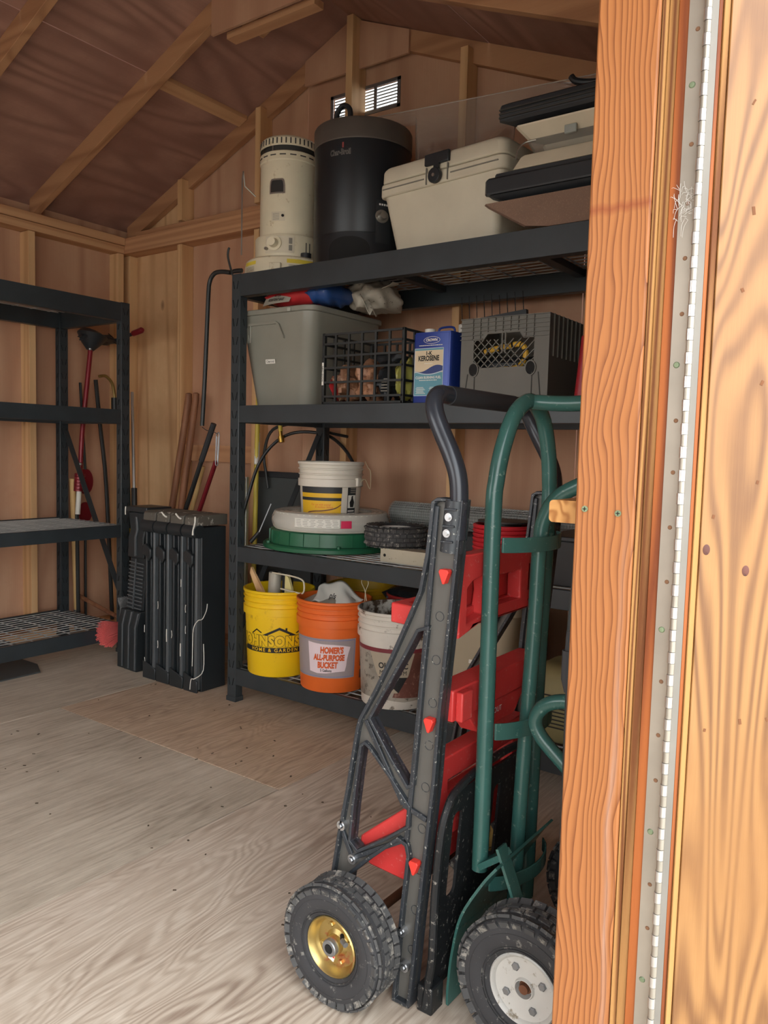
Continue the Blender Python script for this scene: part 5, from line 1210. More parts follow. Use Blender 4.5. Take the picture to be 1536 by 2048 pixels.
for k, z in enumerate((0.013, 0.036, 0.059)):
    pts = [(0.235+0.006*(k == 1)+0.011*math.cos(2*PI*i/10), z+0.0125*math.sin(2*PI*i/10)) for i in range(10)]
    MB().lathe(pts, n=56, closed=True).build('tube_turn', 'pex', cl_)
    pts = [(0.212+0.011*math.cos(2*PI*i/10), z+0.0125*math.sin(2*PI*i/10)) for i in range(10)]
    MB().lathe(pts, n=56, closed=True).build('tube_turn', 'pex', cl_)
    pts = [(0.189+0.011*math.cos(2*PI*i/10), z+0.0125*math.sin(2*PI*i/10)) for i in range(10)]
    MB().lathe(pts, n=56, closed=True).build('tube_turn', 'pex', cl_)
MB().lathe([(0.176, 0.010), (0.180, 0.072), (0.215, 0.077), (0.242, 0.070), (0.252, 0.050), (0.254, 0.030), (0.248, 0.010), (0.236, 0.0005), (0.190, 0.0005)], n=64, closed=True).build('shrink_wrap', clear('shrink_wrap', (226, 224, 216), 0.45, 0.15), cl_, smooth=40)
MB().lathe([(0, 0.038), (0.16, 0.040), (0.186, 0.044), (0.186, 0.042), (0.16, 0.038), (0, 0.036)], n=40).build('wrap_cover', clear('wrap_cover', (206, 204, 196), 0.6, 0.2), cl_)
def ring_patch(a0, a1, z0, z1, m, name, r=0.2555, par=None): return MB().surf(lambda u, v: (r*math.cos(a0+(a1-a0)*u), r*math.sin(a0+(a1-a0)*u), z0+(z1-z0)*v), 14, 1).build(name, m, par)
lbp = ring_patch(math.radians(-85), math.radians(-42), 0.022, 0.056, 'label_white', 'paper_label', par=cl_)
ring_patch(math.radians(-41), math.radians(-31), 0.022, 0.050, 'pink', 'magenta_sticker', par=cl_)
q = MB(); rr = random.Random(2)
for k in range(5):
    for j in range(6):
        a0 = math.radians(-84+j*7+rr.random()*2); q.surf(lambda u, v, a0=a0, k=k: (0.2562*math.cos(a0+u*0.08), 0.2562*math.sin(a0+u*0.08), 0.026+k*0.006+v*0.0014), 2, 1)
q.build('label_print', 'grey_print', cl_, kind='stuff')
# white rope bucket
wk = bucket('bucket', 'white bucket with a black and yellow label standing in the tubing coil', (-2.135, 2.575, Z3+0.1325), 'b_white', None, 0.240, 0.122, 0.136)
kw = dict(h=0.240, r0=0.122, r1=0.136)
def curved_s(o, a, lp, *r, **k): return curved(o, a, [(x, max(0.003, z-0.024)) for x, z in lp], *r, **k)
ka = math.radians(-50)
curved_s(wk, ka, [(-0.155, 0.020), (0.048, 0.020), (0.048, 0.118), (-0.155, 0.118)], 0.0010, 'lab_amber', 'label', **kw)
curved_s(wk, ka, [(-0.155, 0.135), (0.050, 0.135), (0.050, 0.175), (-0.155, 0.175)], 0.0010, 'dark_box', 'label_black', **kw)
curved_s(wk, ka, [(-0.155, 0.118), (0.049, 0.118), (0.049, 0.135), (-0.155, 0.135)], 0.0010, 'lab_amber', 'label_stripe', **kw)
curved_s(wk, ka, [(-0.155, 0.104), (0.048, 0.104), (0.048, 0.117), (-0.155, 0.117)], 0.0016, 'dark_box', 'label_stripe', **kw)
wkw = lambda z, dx=0: wrap(ka+dx/0.136, z-0.024, 0.240, 0.122, 0.136)
text('lettering', 'For use with animal', 0.0115, 'orange_print', wk, wkw(0.088, -0.045), depth=0.002, step=0.01, shear=0.15); text('lettering', '& outdoor fishing', 0.0115, 'orange_print', wk, wkw(0.078, -0.030), depth=0.002, step=0.01, shear=0.15)
text('lettering', '230 lb', 0.018, 'black_print', wk, wkw(0.042, -0.025), depth=0.002, step=0.01, bold=0.0012)
rope_line = [(-0.03, 0.022), (-0.095, 0.026), (-0.118, 0.040), (-0.112, 0.055), (-0.08, 0.062), (-0.03, 0.066), (0.02, 0.076), (0.048, 0.092)]
rl = [(p.x, p.y) for p in smooth_path([(a, b, 0) for a, b in rope_line], 4)]
curved_s(wk, ka, rl+[(a, b-0.005) for a, b in reversed(rl)], 0.0018, 'lab_brown', 'rope_print', **kw)
curved_s(wk, ka, [(0.078, 0.025), (0.128, 0.025), (0.128, 0.165), (0.078, 0.165)], 0.0010, 'dark_box', 'warning_label', **kw)
curved_s(wk, ka, [(0.081, 0.075), (0.125, 0.075), (0.125, 0.128), (0.081, 0.128)], 0.0016, 'label_white', 'warning_panel', **kw)
curved_s(wk, ka, [(0.094, 0.078), (0.114, 0.078), (0.118, 0.098), (0.108, 0.118), (0.110, 0.125), (0.100, 0.125), (0.098, 0.112), (0.090, 0.098)], 0.0022, 'black_print', 'warning_figure', **kw)
for k in range(4): curved_s(wk, ka, [(0.082, 0.030+k*0.010), (0.124-0.004*(k % 2), 0.030+k*0.010), (0.124-0.004*(k % 2), 0.035+k*0.010), (0.082, 0.035+k*0.010)], 0.0018, 'label_white', 'warning_text', **kw)
for k in range(3): curved_s(wk, ka, [(0.092, 0.137+k*0.009), (0.124, 0.137+k*0.009), (0.124, 0.142+k*0.009), (0.092, 0.142+k*0.009)], 0.0018, 'grey_print', 'warning_text', **kw)
ea = ka+0.98
MB().cbox((0.139*math.cos(ea), 0.139*math.sin(ea), 0.158), (0.016, 0.036, 0.036), M.Rotation(ea, 3, 'Z')).build('bail_ear', 'b_white', wk, bev=0.004)
d = V((math.cos(ea), math.sin(ea), 0)); tn = V((-d.y, d.x, 0))
MB().tube(smooth_path([d*0.148+V((0, 0, 0.158)), d*0.158+tn*0.02+V((0, 0, 0.17)), d*0.165+tn*0.05+V((0, 0, 0.13)), d*0.160+tn*0.06+V((0, 0, 0.20)), d*0.152+tn*0.05+V((0, 0, 0.22)), d*0.150+tn*0.03+V((0, 0, 0.245))], 4), 0.0016, 6).build('string_bail', paint('string', (186, 172, 140), 0.7), wk)

# flat spare wheel, metal channel, mesh roll, red cord reel
chn = thing('metal_channel', 'cream painted metal channel lying under the spare wheel', 'metal channel', (-1.55, 2.46, Z3))
ch_ = MB().prism([(-0.035, 0), (-0.035, 0.052), (0.035, 0.052), (0.035, 0), (0.032, 0), (0.032, 0.049), (-0.032, 0.049), (-0.032, 0)], -0.205, 0.13, 'yz').build('channel', 'cream_metal', chn)
for x in (-0.185, 0.02): MB().cyl((x, -0.0352, 0.026), (x, -0.0360, 0.026), 0.006 if x < 0 else 0.002, n=14).build('bolt_hole', 'slot', chn)
sw_ = thing('spare_wheel', 'spare pneumatic wheel lying flat on the metal channel', 'wheel', (-1.765, 2.54, Z3+0.083))
sw_.rotation_euler = (0, 0, 0)
hw = make_wheel(sw_, V((0, 0, 0.0)), 'white')
hw.matrix_basis = M.Translation((0, 0, 0.010)) @ M.Rotation(-PI/2, 4, 'X') @ M.Diagonal((0.93, 0.93, 0.93, 1))
dkb = MB().box(-1.62, -1.12, 2.72, 2.93, Z3, Z3+0.098).build('tool_case', 'dark_box', None, bev=0.006); tag(dkb, 'low dark tool case under the rolled wire mesh', 'case')
MB().cbox((-1.40, 2.717, Z3+0.06), (0.08, 0.008, 0.03)).build('case_latch', 'dull_steel', dkb)
mr = thing('mesh_roll', 'roll of grey galvanised wire mesh behind the spare wheel', 'wire mesh roll', (-1.58, 2.815, Z3+0.1), world=True)
m1 = MB(); mx0, mx1, my, mz, mrad = -1.985, -1.00, 2.845, Z3+0.152, 0.051
for i in range(88):
    x = mx0+(mx1-mx0)*i/87; m1.lathe([(mrad, -0.0009), (mrad+0.0018, 0), (mrad, 0.0009)], M.Translation((x, my, mz)) @ M.Rotation(PI/2, 4, 'Y'), 20)
for j in range(26):
    a = 2*PI*j/26; m1.bar((mx0, my+mrad*math.cos(a), mz+mrad*math.sin(a)), (mx1, my+mrad*math.cos(a), mz+mrad*math.sin(a)), 0.0018, 0.0018)
m1.build('mesh_wires', 'galv', mr, kind='stuff')
MB().tube([(mx0+0.003, my, mz), (mx1-0.003, my, mz)], mrad-0.003, 24).build('inner_layers', paint('mesh_inner_layers', (124, 127, 123), 0.6, 0.2, 0.1), mr)
rd = thing('cord_reel', 'reel of red cord behind the red crossbar of the hand truck', 'cord reel', (-1.285, 2.53, Z3))
for k in range(11):
    pts = [(0.105+0.0075*math.cos(2*PI*i/8), 0.012+k*0.0155+0.0078*math.sin(2*PI*i/8)) for i in range(8)]
    MB().lathe(pts, n=40, closed=True).build('cord_turn', 'red_cord', rd)
MB().lathe([(0, 0.0), (0.118, 0.0), (0.118, 0.004), (0.06, 0.004), (0.06, 0.18), (0.095, 0.182), (0.095, 0.187), (0, 0.187)], n=40).build('spool', 'dark_box', rd)
sp = thing('dark_crate', 'dark plastic crate at the end of the third shelf', 'crate', (-0.93, 2.55, Z3))
rbox(MB(), (-0.13, 0.15, -0.16, 0.16), (-0.14, 0.16, -0.17, 0.17), 0, 0.15, 0.02).build('crate_body', 'dark_box', sp, bev=0.004)
MB().box(-0.145, 0.165, -0.175, 0.175, 0.15, 0.165).build('crate_rim', 'dark_box', sp, bev=0.003)
# ------------------------------------------------------------ corner tools, saw horses, cords
mat('saw_black', paint('black_resin_spattered', (40, 45, 48), 0.42, 0, 0.12))
mat('saw_face', paint('dark_resin_edge', (84, 89, 92), 0.36, 0, 0.1))
mat('saw_cap', paint('grey_brown_cap', (92, 88, 80), 0.6, 0, 0.1, (220, 218, 208), 0.10, 24))
mat('drip', paint('white_paint_drip', (226, 224, 214), 0.6))
mat('alu', paint('aluminium', (196, 196, 192), 0.3, 0.85, 0.06))
mat('yellow_pole', paint('yellow_pole', (212, 190, 76), 0.45, 0, 0.06))
mat('hose_black', paint('black_hose', (34, 36, 36), 0.45, 0, 0.1))
mat('table_grey', paint('dark_grey_panel', (66, 70, 70), 0.6, 0, 0.08))
mat('pole_wood', wood('old_pole_wood', (150, 104, 76), (110, 70, 50), 'Z', 20, 0.03, 12, 0.5, 0.55))
mat('handle_wood', wood('ash_handle', (206, 172, 118), (166, 126, 78), 'Z', 20, 0.03, 12, 0.5, 0.55))
mat('red_shaft', paint('dark_red_shaft', (128, 30, 40), 0.35, 0.2, 0.08))
mat('pink_bristle', paint('pink_bristle', (228, 112, 108), 0.7, 0, 0.15))
mat('grey_bristle', paint('grey_bristle', (120, 122, 122), 0.8, 0, 0.2))
mat('brass2', paint('aged_brass_pipe', (150, 128, 78), 0.4, 0.7, 0.15))

def drip(par, pts, r=0.0022, m='drip'): MB().tube(smooth_path(pts, 4), r, 6).build('paint_drip', m, par)
SG = 'folded saw horses between the racks'
def saw_horse(x, y, label, seed):
    s = thing('saw_horse', label, 'saw horse', (x, y, 0), 0, SG)
    # stands on end: width along x, depth along y, leg faces toward the door
    H = 0.80
    MB().prism([(-0.046, 0.0), (0.046, 0.0), (0.044, 0.06), (0.040, 0.62), (0.040, 0.745), (-0.040, 0.745), (-0.040, 0.62), (-0.044, 0.06)], 0.020, 0.165, 'xz').build('leg_shell', 'saw_black', s, bev=0.004)
    for xo, w, yo, m in ((-0.034, 0.016, 0.002, 'saw_black'), (-0.010, 0.014, 0.010, 'saw_black'), (0.030, 0.019, -0.004, 'saw_face')):
        MB().prism([(xo-w/2, 0.010), (xo+w/2, 0.010), (xo+w/2-0.002, 0.71), (xo-w/2+0.002, 0.71)], yo, 0.0195, 'xz').build('leg_rib', m, s, bev=0.003)
    MB().prism([(-0.046, 0), (0.046, 0), (0.046, 0.055), (-0.046, 0.085)], -0.008, 0.0012, 'xz').build('foot', 'saw_black', s, bev=0.004)
    br_ = MB().prism([(-0.044, 0.63), (-0.020, 0.645), (0.018, 0.62), (0.018, 0.585), (0.0, 0.562), (-0.016, 0.585), (-0.044, 0.592)], -0.014, 0.0018, 'xz').build('bracket', 'saw_black', s, bev=0.004)
    MB().tube([(-0.044, 0.004, 0.728), (0.044, 0.004, 0.728)], 0.030, 16).build('hinge_barrel', 'saw_black', s)
    MB().prism([(-0.008, 0.752), (0.17, 0.752), (0.17, 0.80), (0.015, 0.80), (-0.004, 0.790)], -0.043, 0.043, 'yz').build('top_cap', 'saw_cap', s, bev=0.003)
    rr = random.Random(seed)
    for k in range(2):
        z = rr.uniform(0.08, 0.55); xx = rr.choice((-0.034, 0.030)); drip(s, [(xx, -0.005, z), (xx+rr.uniform(-0.004, 0.004), -0.005, z-0.02), (xx, -0.005, z-0.035)], 0.0016)
    return s
xs = (-2.712, -2.812, -2.912, -3.012)
labs = ('folded black saw horse next to the loaded rack, with long paint drips', 'second folded black saw horse from the loaded rack', 'third folded black saw horse from the loaded rack', 'fourth folded black saw horse from the loaded rack')
SH = [saw_horse(x, 2.315+0.002*i, labs[i], 40+i) for i, x in enumerate(xs)]
s0_ = SH[0]
drip(s0_, [(0.047, 0.05, 0.40), (0.047, 0.045, 0.37), (0.047, 0.022, 0.335), (0.042, 0.0, 0.33), (0.020, -0.006, 0.29), (0.016, -0.006, 0.20), (0.014, -0.006, 0.12)], 0.002)
drip(s0_, [(0.047, 0.03, 0.22), (0.047, 0.03, 0.10), (0.036, -0.009, 0.068), (0.012, -0.010, 0.060), (0.004, -0.010, 0.012)], 0.002)
drip(s0_, [(0.030, -0.010, 0.795), (0.030, -0.010, 0.77), (0.034, -0.024, 0.735), (0.036, -0.028, 0.715)], 0.004)
for k in (1, 2):
    drip(SH[k], [(0.0, -0.012, 0.80), (0.02, -0.012, 0.785), (0.035, -0.012, 0.78)], 0.004); drip(SH[k], [(0.030, -0.006, 0.16+0.05*k), (0.030, -0.006, 0.10+0.05*k)], 0.0025)
# leaning fifth one with the ribbed hinge coil
s5 = thing('saw_horse', 'leaning saw horse with a ribbed grille and bent legs by the broom', 'saw horse', (-3.166, 2.345, 0), 0, SG)
for k, (x0, x1) in enumerate(((-0.115, -0.063), (-0.060, -0.008), (-0.005, 0.047))):
    zk = 0.015*k
    MB().prism([(x0-0.02, 0.0), (x1-0.02, 0.0), (x1-0.015, 0.22), (x1+0.012, 0.30), (x0+0.012, 0.30), (x0-0.015, 0.22)], -0.004*k, 0.14, 'xz').build('bent_leg', 'saw_black', s5, bev=0.004)
    MB().prism([(x1-0.032, 0.01), (x1-0.022, 0.01), (x1-0.018, 0.22), (x1+0.008, 0.295), (x1-0.002, 0.295), (x1-0.028, 0.22)], -0.004*k-0.006, -0.004*k-0.0002, 'xz').build('leg_rib', 'saw_face', s5, bev=0.002)
MB().prism([(-0.075, 0.30), (0.050, 0.30), (0.075, 0.56), (-0.045, 0.56)], 0.015, 0.14, 'xz').build('grille_shell', 'saw_black', s5, bev=0.004)
for i in range(13):
    z = 0.315+i*0.0185; o_ = (z-0.30)*0.10
    MB().bar((-0.070+o_, 0.010, z), (0.040+o_, 0.010, z-0.006), 0.005, 0.006).build('grille_bar', 'saw_face', s5)
MB().bar((-0.015, 0.004, 0.305), (0.010, 0.004, 0.555), 0.006, 0.006, up=(0, 1, 0)).build('grille_spine', 'saw_face', s5)
MB().prism([(-0.05, 0.56), (0.072, 0.56), (0.070, 0.66), (0.085, 0.70), (0.075, 0.78), (-0.045, 0.78), (-0.030, 0.70), (-0.045, 0.66)], 0.0, 0.14, 'xz').build('upper_shell', 'saw_black', s5, bev=0.006)
MB().prism([(0.01, 0.57), (0.022, 0.57), (0.022, 0.66), (0.038, 0.70), (0.030, 0.76), (0.018, 0.76), (0.026, 0.70), (0.010, 0.66)], -0.008, -0.0002, 'xz').build('leg_rib', 'saw_face', s5, bev=0.002)
MB().box(-0.06, 0.10, -0.004, 0.145, 0.782, 0.808).build('top_cap', 'saw_black', s5, bev=0.004)
drip(s5, [(-0.058, -0.006, 0.805), (-0.060, -0.006, 0.78), (-0.059, -0.006, 0.765)], 0.003)

# pipe hooked over the rack post, rod and spring clip
hk = MB().tube(smooth_path([(-2.525, 2.352, 1.842), (-2.575, 2.346, 1.850), (-2.615, 2.342, 1.845), (-2.640, 2.340, 1.815), (-2.646, 2.338, 1.76), (-2.652, 2.336, 1.60), (-2.660, 2.334, 1.40), (-2.672, 2.332, 1.195)], 5), 0.0095, 12)
hp_ = thing('hooked_pipe', 'black bent pipe hooked over the corner post of the loaded rack', 'pipe', (-2.60, 2.34, 1.19), world=True)
hk.build('pipe', 'hose_black', hp_)
MB().tube(smooth_path([(-2.505, 2.352, 1.845), (-2.48, 2.352, 1.845), (-2.46, 2.355, 1.844)], 3), 0.0095, 10).build('pipe_end', 'hose_black', hp_)
rod = MB().tube(smooth_path([(-2.520, 2.36, 1.832), (-2.532, 2.355, 1.87), (-2.540, 2.35, 1.91), (-2.538, 2.35, 1.935), (-2.532, 2.35, 1.945)], 4), 0.005, 8).build('bent_rod', 'hose_black', None); tag(rod, 'thin bent rod sticking up beside the hooked pipe', 'rod')
sc2 = thing('spring_clip', 'steel spring clip hanging on a string below the hooked pipe', 'clip', (-2.57, 2.33, 1.02), world=True)
MB().tube(smooth_path([(-2.578, 2.33, 1.155), (-2.570, 2.33, 1.165), (-2.560, 2.33, 1.155), (-2.566, 2.33, 1.04), (-2.574, 2.33, 1.025), (-2.582, 2.33, 1.04), (-2.578, 2.33, 1.155)], 4), 0.0022, 6).build('clip_wire', 'dull_steel', sc2)
MB().tube(smooth_path([(-2.574, 2.33, 1.15), (-2.57, 2.33, 1.04), (-2.564, 2.33, 1.15)], 4), 0.0018, 6).build('clip_gate', 'dull_steel', sc2)
MB().tube(smooth_path([(-2.672, 2.332, 1.19), (-2.64, 2.331, 1.175), (-2.60, 2.33, 1.17), (-2.57, 2.33, 1.16)], 3), 0.0018, 5).build('string', 'hose_black', sc2)

# poles between the racks
def pole(name, label, cat, m, p, q, r, group=None, n=10):
    o = MB().tube([p, q], r, n).build(name, m, None); tag(o, label, cat, group); return o
PG = 'old wooden poles leaning on the gable wall'
for k, (xb, xt) in enumerate(((-3.690, -3.490), (-3.585, -3.430))):
    o = MB().tube([(xb, 2.86, 0.0), (xt, 2.945, 1.36), (xt+0.002, 2.946, 1.395), (xt+0.002, 2.946, 1.40)], [0.019, 0.019, 0.018, 0.010], 12).build('wooden_pole', 'pole_wood', None); tag(o, ('brown wooden pole nearer the shed corner of the pair on the gable wall', 'brown wooden pole nearer the loaded rack of the pair on the gable wall')[k], 'pole', PG)
rake = thing('long_tool', 'red handled long tool leaning behind the saw horses', 'tool', (-3.50, 2.80, 0), world=True)
MB().tube([(-3.532, 2.765, 0.03), (-3.060, 2.765, 1.03)], 0.012, 10).build('handle', 'red_shaft', rake); MB().tube([(-3.546, 2.765, 0.0), (-3.528, 2.765, 0.04)], 0.016, 8).build('ferrule', 'dull_steel', rake)
bt2 = thing('long_tool', 'black handled long tool leaning behind the saw horses', 'tool', (-3.6, 2.84, 0), world=True)
MB().tube([(-3.60, 2.72, 0.0), (-3.03, 2.72, 1.22)], 0.012, 10).build('handle', 'hose_black', bt2); MB().tube([(-3.12, 2.72, 1.03), (-3.03, 2.72, 1.22)], 0.0145, 10).build('grip', 'grip', bt2)
hoe = thing('garden_hoe', 'pale ash handled hoe leaning between the red and brown poles', 'hoe', (-3.6, 2.84, 0), world=True)
MB().tube([(-3.565, 2.81, 0.03), (-3.21, 2.81, 1.0)], 0.013, 10).build('handle', 'handle_wood', hoe); MB().box(-3.63, -3.50, 2.807, 2.813, 0.0, 0.05).build('blade', 'dull_steel', hoe)
# aluminium tube, yellow pole, folded panel, hoses at the end of the loaded rack
al = thing('aluminium_channel', 'silver aluminium channel standing between the gable wall and rack end', 'channel', (-2.93, 2.84, 0), world=True)
MB().box(-2.965, -2.905, 2.83, 2.85, 0.0, 0.955).build('channel_web', 'alu', al, bev=0.002); MB().tube([(-2.918, 2.822, 0.0), (-2.918, 2.822, 0.945)], 0.013, 14).build('channel_edge', 'alu', al)
yp = thing('yellow_pole', 'tall yellow fibreglass pole standing by the aluminium channel', 'pole', (-2.85, 2.88, 0), world=True)
MB().tube([(-2.880, 2.86, 0.0), (-2.892, 2.90, 1.75)], 0.0125, 12).build('pole', 'yellow_pole', yp); MB().tube([(-2.8873, 2.8835, 1.02), (-2.889, 2.889, 1.18)], 0.0132, 12).build('pole_sticker', 'label_white', yp)
fp = thing('folded_panel', 'dark grey folding panel leaning behind the rack end', 'panel', (-2.72, 2.93, 0), world=True)
MB().box(-2.93, -2.545, 2.925, 2.95, 0.0, 0.96).build('panel', 'table_grey', fp, bev=0.004); MB().box(-2.94, -2.535, 2.918, 2.957, 0.955, 0.985).build('panel_edge', 'black_plastic', fp, bev=0.003)
hs = thing('hose_loops', 'black hose with a brass coupling looping behind the rack end', 'hose', (-2.65, 2.89, 0.7), world=True)
MB().tube(smooth_path([(-2.67, 2.975, 1.24), (-2.80, 2.91, 1.20), (-2.85, 2.90, 1.08), (-2.835, 2.90, 0.97), (-2.82, 2.90, 0.90)], 6), 0.008, 8).build('hose', 'hose_black', hs)
MB().tube(smooth_path([(-2.895, 2.785, 0.72), (-2.87, 2.81, 0.86), (-2.83, 2.84, 1.02), (-2.76, 2.88, 1.13), (-2.64, 2.90, 1.185), (-2.50, 2.955, 1.18), (-2.38, 2.955, 1.12), (-2.30, 2.955, 1.02), (-2.285, 2.95, 0.93)], 6), 0.008, 8).build('hose', 'hose_black', hs)
MB().tube(smooth_path([(-2.60, 2.96, 1.23), (-2.48, 2.965, 1.19), (-2.36, 2.965, 1.17)], 6), 0.007, 8).build('hose', 'hose_black', hs)
MB().tube([(-2.715, 2.87, 1.225), (-2.71, 2.87, 1.19)], 0.011, 12).build('hose_end', 'yellow_pole', hs)
MB().tube([(-2.712, 2.87, 1.19), (-2.708, 2.87, 1.165), (-2.708, 2.87, 1.165), (-2.702, 2.87, 1.135)], [0.010, 0.010, 0.016, 0.015], 12).build('coupling', 'brass', hs)
sp_ = thing('whip_antenna', 'thin black rod with a silver tip leaning at the green lid', 'rod', (-2.43, 2.40, 0.70), world=True)
MB().tube([(-2.475, 2.44, 0.690), (-2.452, 2.47, 0.735)], 0.009, 8).build('rod_base', 'hose_black', sp_); MB().tube([(-2.452, 2.47, 0.735), (-2.43, 2.52, 0.86)], 0.003, 6).build('rod_tip', 'dull_steel', sp_)

# weed trimmer and other long tools in the far corner
tr_ = thing('weed_trimmer', 'red shafted weed trimmer standing upside down in the corner', 'weed trimmer', (-4.0, 2.62, 0), world=True)
MB().tube(smooth_path([(-4.0, 2.668, 1.64), (-4.0, 2.640, 1.40), (-4.0, 2.612, 1.15), (-4.0, 2.60, 0.96)], 4), 0.0135, 12).build('shaft', 'red_shaft', tr_)
MB().tube([(-4.0, 2.60, 0.96), (-4.0, 2.597, 0.93), (-4.0, 2.597, 0.93), (-4.0, 2.588, 0.83)], [0.012, 0.018, 0.028, 0.026], 14).build('boot', 'red_shaft', tr_)
for k in range(5): MB().lathe([(0.027, -0.003), (0.031, 0), (0.027, 0.003)], M.Translation((-4.0, 2.596-0.001*k, 0.915-k*0.018)), 14).build('boot_rib', 'red_shaft', tr_)
MB().tube([(-4.0, 2.592, 0.83), (-4.0, 2.582, 0.70)], 0.014, 12).build('shaft_sleeve', 'label_white', tr_)
MB().tube([(-4.0, 2.578, 0.70), (-4.0, 2.585, 0.03)], 0.011, 10).build('lower_shaft', 'hose_black', tr_)
MB().tube([(-4.0, 2.665, 1.63), (-4.0, 2.672, 1.67), (-4.0, 2.68, 1.715), (-4.0, 2.684, 1.725)], [0.020, 0.055, 0.085, 0.07], 14).build('motor_head', 'black_plastic', tr_)
MB().blob((-4.0, 2.72, 1.70), (0.05, 0.12, 0.030), 44, 0.2, 10).build('guard', 'black_plastic', tr_)
MB().tube(smooth_path([(-3.98, 2.76, 1.72), (-3.97, 2.80, 1.69), (-3.97, 2.83, 1.68), (-3.98, 2.81, 1.71), (-3.98, 2.77, 1.735)], 4), 0.003, 6).build('line_loop', 'hose_black', tr_)
for z, y in ((1.635, 2.655), (0.985, 2.59), (0.945, 2.58)): MB().blob((-3.985, y, z), (0.009, 0.009, 0.009), 1, 0.0, 6).build('bolt', 'steel', tr_)
fk = thing('garden_tool', 'black garden tool with a curved brass pipe in the corner', 'garden tool', (-4.03, 2.76, 0), world=True)
MB().tube(smooth_path([(-4.03, 2.72, 1.47), (-4.03, 2.75, 1.20), (-4.03, 2.79, 0.85), (-4.03, 2.83, 0.05)], 4), 0.012, 10).build('shaft', 'hose_black', fk)
MB().tube(smooth_path([(-4.02, 2.735, 1.49), (-4.02, 2.78, 1.495), (-4.02, 2.82, 1.46), (-4.02, 2.838, 1.40), (-4.02, 2.84, 1.36)], 5), 0.009, 10).build('brass_pipe', 'brass2', fk)
MB().tube([(-4.02, 2.84, 1.375), (-4.02, 2.842, 1.30)], 0.020, 12).build('pipe_grip', 'hose_black', fk)
sv = thing('shovel', 'ash handled shovel with a red blade standing in the corner', 'shovel', (-4.06, 2.60, 0), world=True)
MB().tube([(-4.06, 2.615, 0.12), (-4.055, 2.585, 0.90)], 0.017, 12).build('handle', 'handle_wood', sv); MB().tube([(-4.06, 2.618, 0.02), (-4.06, 2.614, 0.14)], 0.019, 12).build('ferrule', 'dull_steel', sv)
rs = thing('red_paddle', 'dark red round paddle head hanging in the corner behind the trimmer', 'paddle', (-4.08, 2.68, 0.9), world=True)
MB().prism([(2.69+0.05*math.cos(2*PI*i/20), 0.88+0.075*math.sin(2*PI*i/20)) for i in range(20)], -4.095, -4.085, 'yz').build('blade', 'red_shaft', rs)
MB().tube([(-4.09, 2.69, 0.95), (-4.09, 2.66, 1.45)], 0.008, 8).build('stem', 'hose_black', rs); MB().prism([(2.69+0.045*math.cos(2*PI*i/16), 0.70+0.06*math.sin(2*PI*i/16)) for i in range(16)], -4.095, -4.087, 'yz').build('blade', 'red_shaft', rs)
MB().tube([(-4.09, 2.69, 0.64), (-4.09, 2.69, 0.04)], 0.008, 8).build('stem', 'hose_black', rs)
lg = thing('extension_pole', 'slim silver pole with a black grip leaning by the empty rack end', 'pole', (-3.75, 2.80, 0), world=True)
MB().tube([(-3.80, 2.80, 1.40), (-3.70, 2.74, 0.84)], 0.0085, 10).build('pole', 'alu', lg); MB().tube([(-3.70, 2.74, 0.86), (-3.685, 2.73, 0.76)], 0.016, 10).build('lower_grip', 'hose_black', lg)
MB().tube([(-3.685, 2.73, 0.76), (-3.62, 2.69, 0.01)], 0.0085, 10).build('lower_pole', 'hose_black', lg)
l2 = thing('extension_pole', 'dark green handled pole beside the slim silver pole', 'pole', (-3.76, 2.80, 0), world=True)
MB().tube([(-3.745, 2.72, 1.24), (-3.72, 2.72, 0.62)], 0.014, 10).build('grip', paint('dark_teal_grip', (34, 58, 56), 0.5), l2); MB().tube([(-3.75, 2.72, 1.40), (-3.745, 2.72, 1.24)], 0.008, 10).build('tip', 'alu', l2); MB().tube([(-3.72, 2.72, 0.62), (-3.70, 2.72, 0.01)], 0.008, 10).build('lower_pole', 'hose_black', l2)
rg = thing('hanging_grip', 'dark red grip of a tool lying across the top of the empty rack end', 'tool', (-3.75, 2.78, 1.70), world=True)
MB().tube(smooth_path([(-3.95, 2.80, 1.70), (-3.75, 2.80, 1.735), (-3.74, 2.80, 1.737)], 3), 0.010, 10).build('rod', 'hose_black', rg); MB().tube([(-3.79, 2.80, 1.728), (-3.715, 2.80, 1.742), (-3.705, 2.80, 1.743)], [0.016, 0.017, 0.010], 12).build('grip', 'red_shaft', rg)
# broom with pink bristles and a grey brush by the empty rack
bm_ = thing('broom', 'broom with pink bristles lying at the foot of the empty rack', 'broom', (-3.45, 2.60, 0.1), world=True)
MB().tube([(-4.06, 2.63, 0.215), (-3.66, 2.62, 0.145)], 0.012, 10).build('handle', 'pole_wood', bm_)
MB().tube([(-3.66, 2.62, 0.145), (-3.52, 2.585, 0.14), (-3.445, 2.520, 0.145)], [0.02, 0.03, 0.055], 14).build('cap', 'black_plastic', bm_)
bq = MB(); rr = random.Random(8)
for i in range(620):
    a = rr.uniform(-1, 1); b = rr.uniform(-1, 1)
    p = V((-3.445+0.020*a, 2.480, 0.145+0.032*b)); e = p+V((0.022*a, -0.085-0.03*rr.random()-0.02*(1-b*b), 0.028*b-0.012+0.008*rr.uniform(-1, 1))); bq.bar(p, e, 0.0026, 0.0026)
bq.build('bristles', 'pink_bristle', bm_, kind='stuff', smooth=0)
gq = thing('grey_brush', 'grey bristled brush standing above the pink broom', 'brush', (-3.36, 2.55, 0.2), world=True)
g2 = MB()
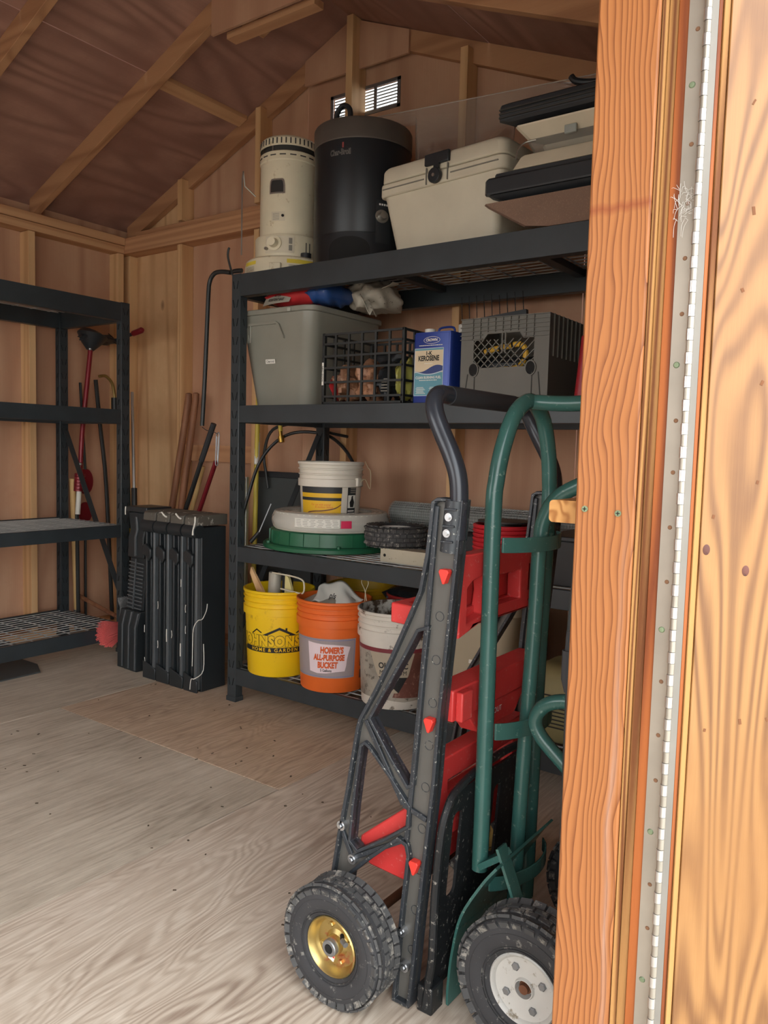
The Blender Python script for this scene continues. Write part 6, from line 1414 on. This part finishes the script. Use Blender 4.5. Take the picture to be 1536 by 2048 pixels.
for i in range(320):
    a = rr.uniform(-1, 1); b = rr.uniform(-1, 1); p = V((-3.42+0.02*a, 2.475+0.018*b, 0.215)); e = p+V((0.01-0.035*a, -0.01+0.01*b, 0.085+0.02*rr.random())); g2.bar(p, e, 0.0022, 0.0022)
g2.build('bristles', 'grey_bristle', gq, kind='stuff', smooth=0)
MB().cbox((-3.40, 2.485, 0.212), (0.06, 0.05, 0.02)).build('brush_block', 'black_plastic', gq, bev=0.008); MB().tube([(-3.39, 2.50, 0.205), (-3.36, 2.60, 0.01)], 0.012, 8).build('brush_handle', 'black_plastic', gq)
# flat dark board on the floor under the empty rack
fb2 = MB().prism([(-3.468, 1.55), (-3.472, 2.04), (-3.60, 2.10), (-3.95, 2.10), (-3.95, 1.55)], 0.001, 0.007, 'xy').build('dark_floor_board', 'table_grey', None); tag(fb2, 'flat dark grey board on the floor under the empty rack', 'board')
ys_ = MB().box(-0.004, 0.004, -0.0008, 0, 0.52, 0.62).build('caution_tag', 'yellow_label', rackL); ys_.location = (1.79, -0.001, 0.0)
ys_.location = (1.79, 0.044, 0.04); ys_.rotation_euler = (0, 0.12, 0)
# black cord with a plug hanging behind the jamb
cd_ = thing('power_cord', 'black power cord with an inline plug hanging behind the door jamb', 'cord', (-0.47, 1.15, 0.7), world=True)
MB().tube(smooth_path([(-0.438, 1.12, 1.17), (-0.441, 1.12, 1.05), (-0.447, 1.12, 0.95), (-0.452, 1.12, 0.88), (-0.453, 1.12, 0.84)], 5), 0.0032, 8).build('cord', 'hose_black', cd_)
MB().tube([(-0.452, 1.12, 0.845), (-0.452, 1.12, 0.815), (-0.452, 1.12, 0.815), (-0.452, 1.12, 0.77), (-0.451, 1.12, 0.75)], [0.0045, 0.0055, 0.0095, 0.0095, 0.005], 10).build('plug', 'grip', cd_)
MB().tube(smooth_path([(-0.451, 1.12, 0.75), (-0.449, 1.12, 0.50), (-0.45, 1.14, 0.20), (-0.44, 1.16, 0.004)], 4), 0.0032, 8).build('cord', 'hose_black', cd_)
MB().box(-0.440, -0.436, 1.10, 1.14, 1.165, 1.175).build('cord_clip', 'slot', cd_)
# floor debris
df = MB(); rr = random.Random(11)
for i in range(60):
    x = rr.uniform(-3.0, -1.0); y = rr.uniform(1.2, 2.3); df.cbox((x, y, 0.0006), (rr.uniform(0.003, 0.012), rr.uniform(0.002, 0.006), 0.0012), M.Rotation(rr.uniform(0, 3), 3, 'Z'))
dfo = df.build('leaf_litter', paint('dark_debris', (84, 72, 58), 0.9), None, kind='stuff'); dfo['label'] = 'small dark leaf and dirt bits scattered on the floor'; dfo['category'] = 'debris'
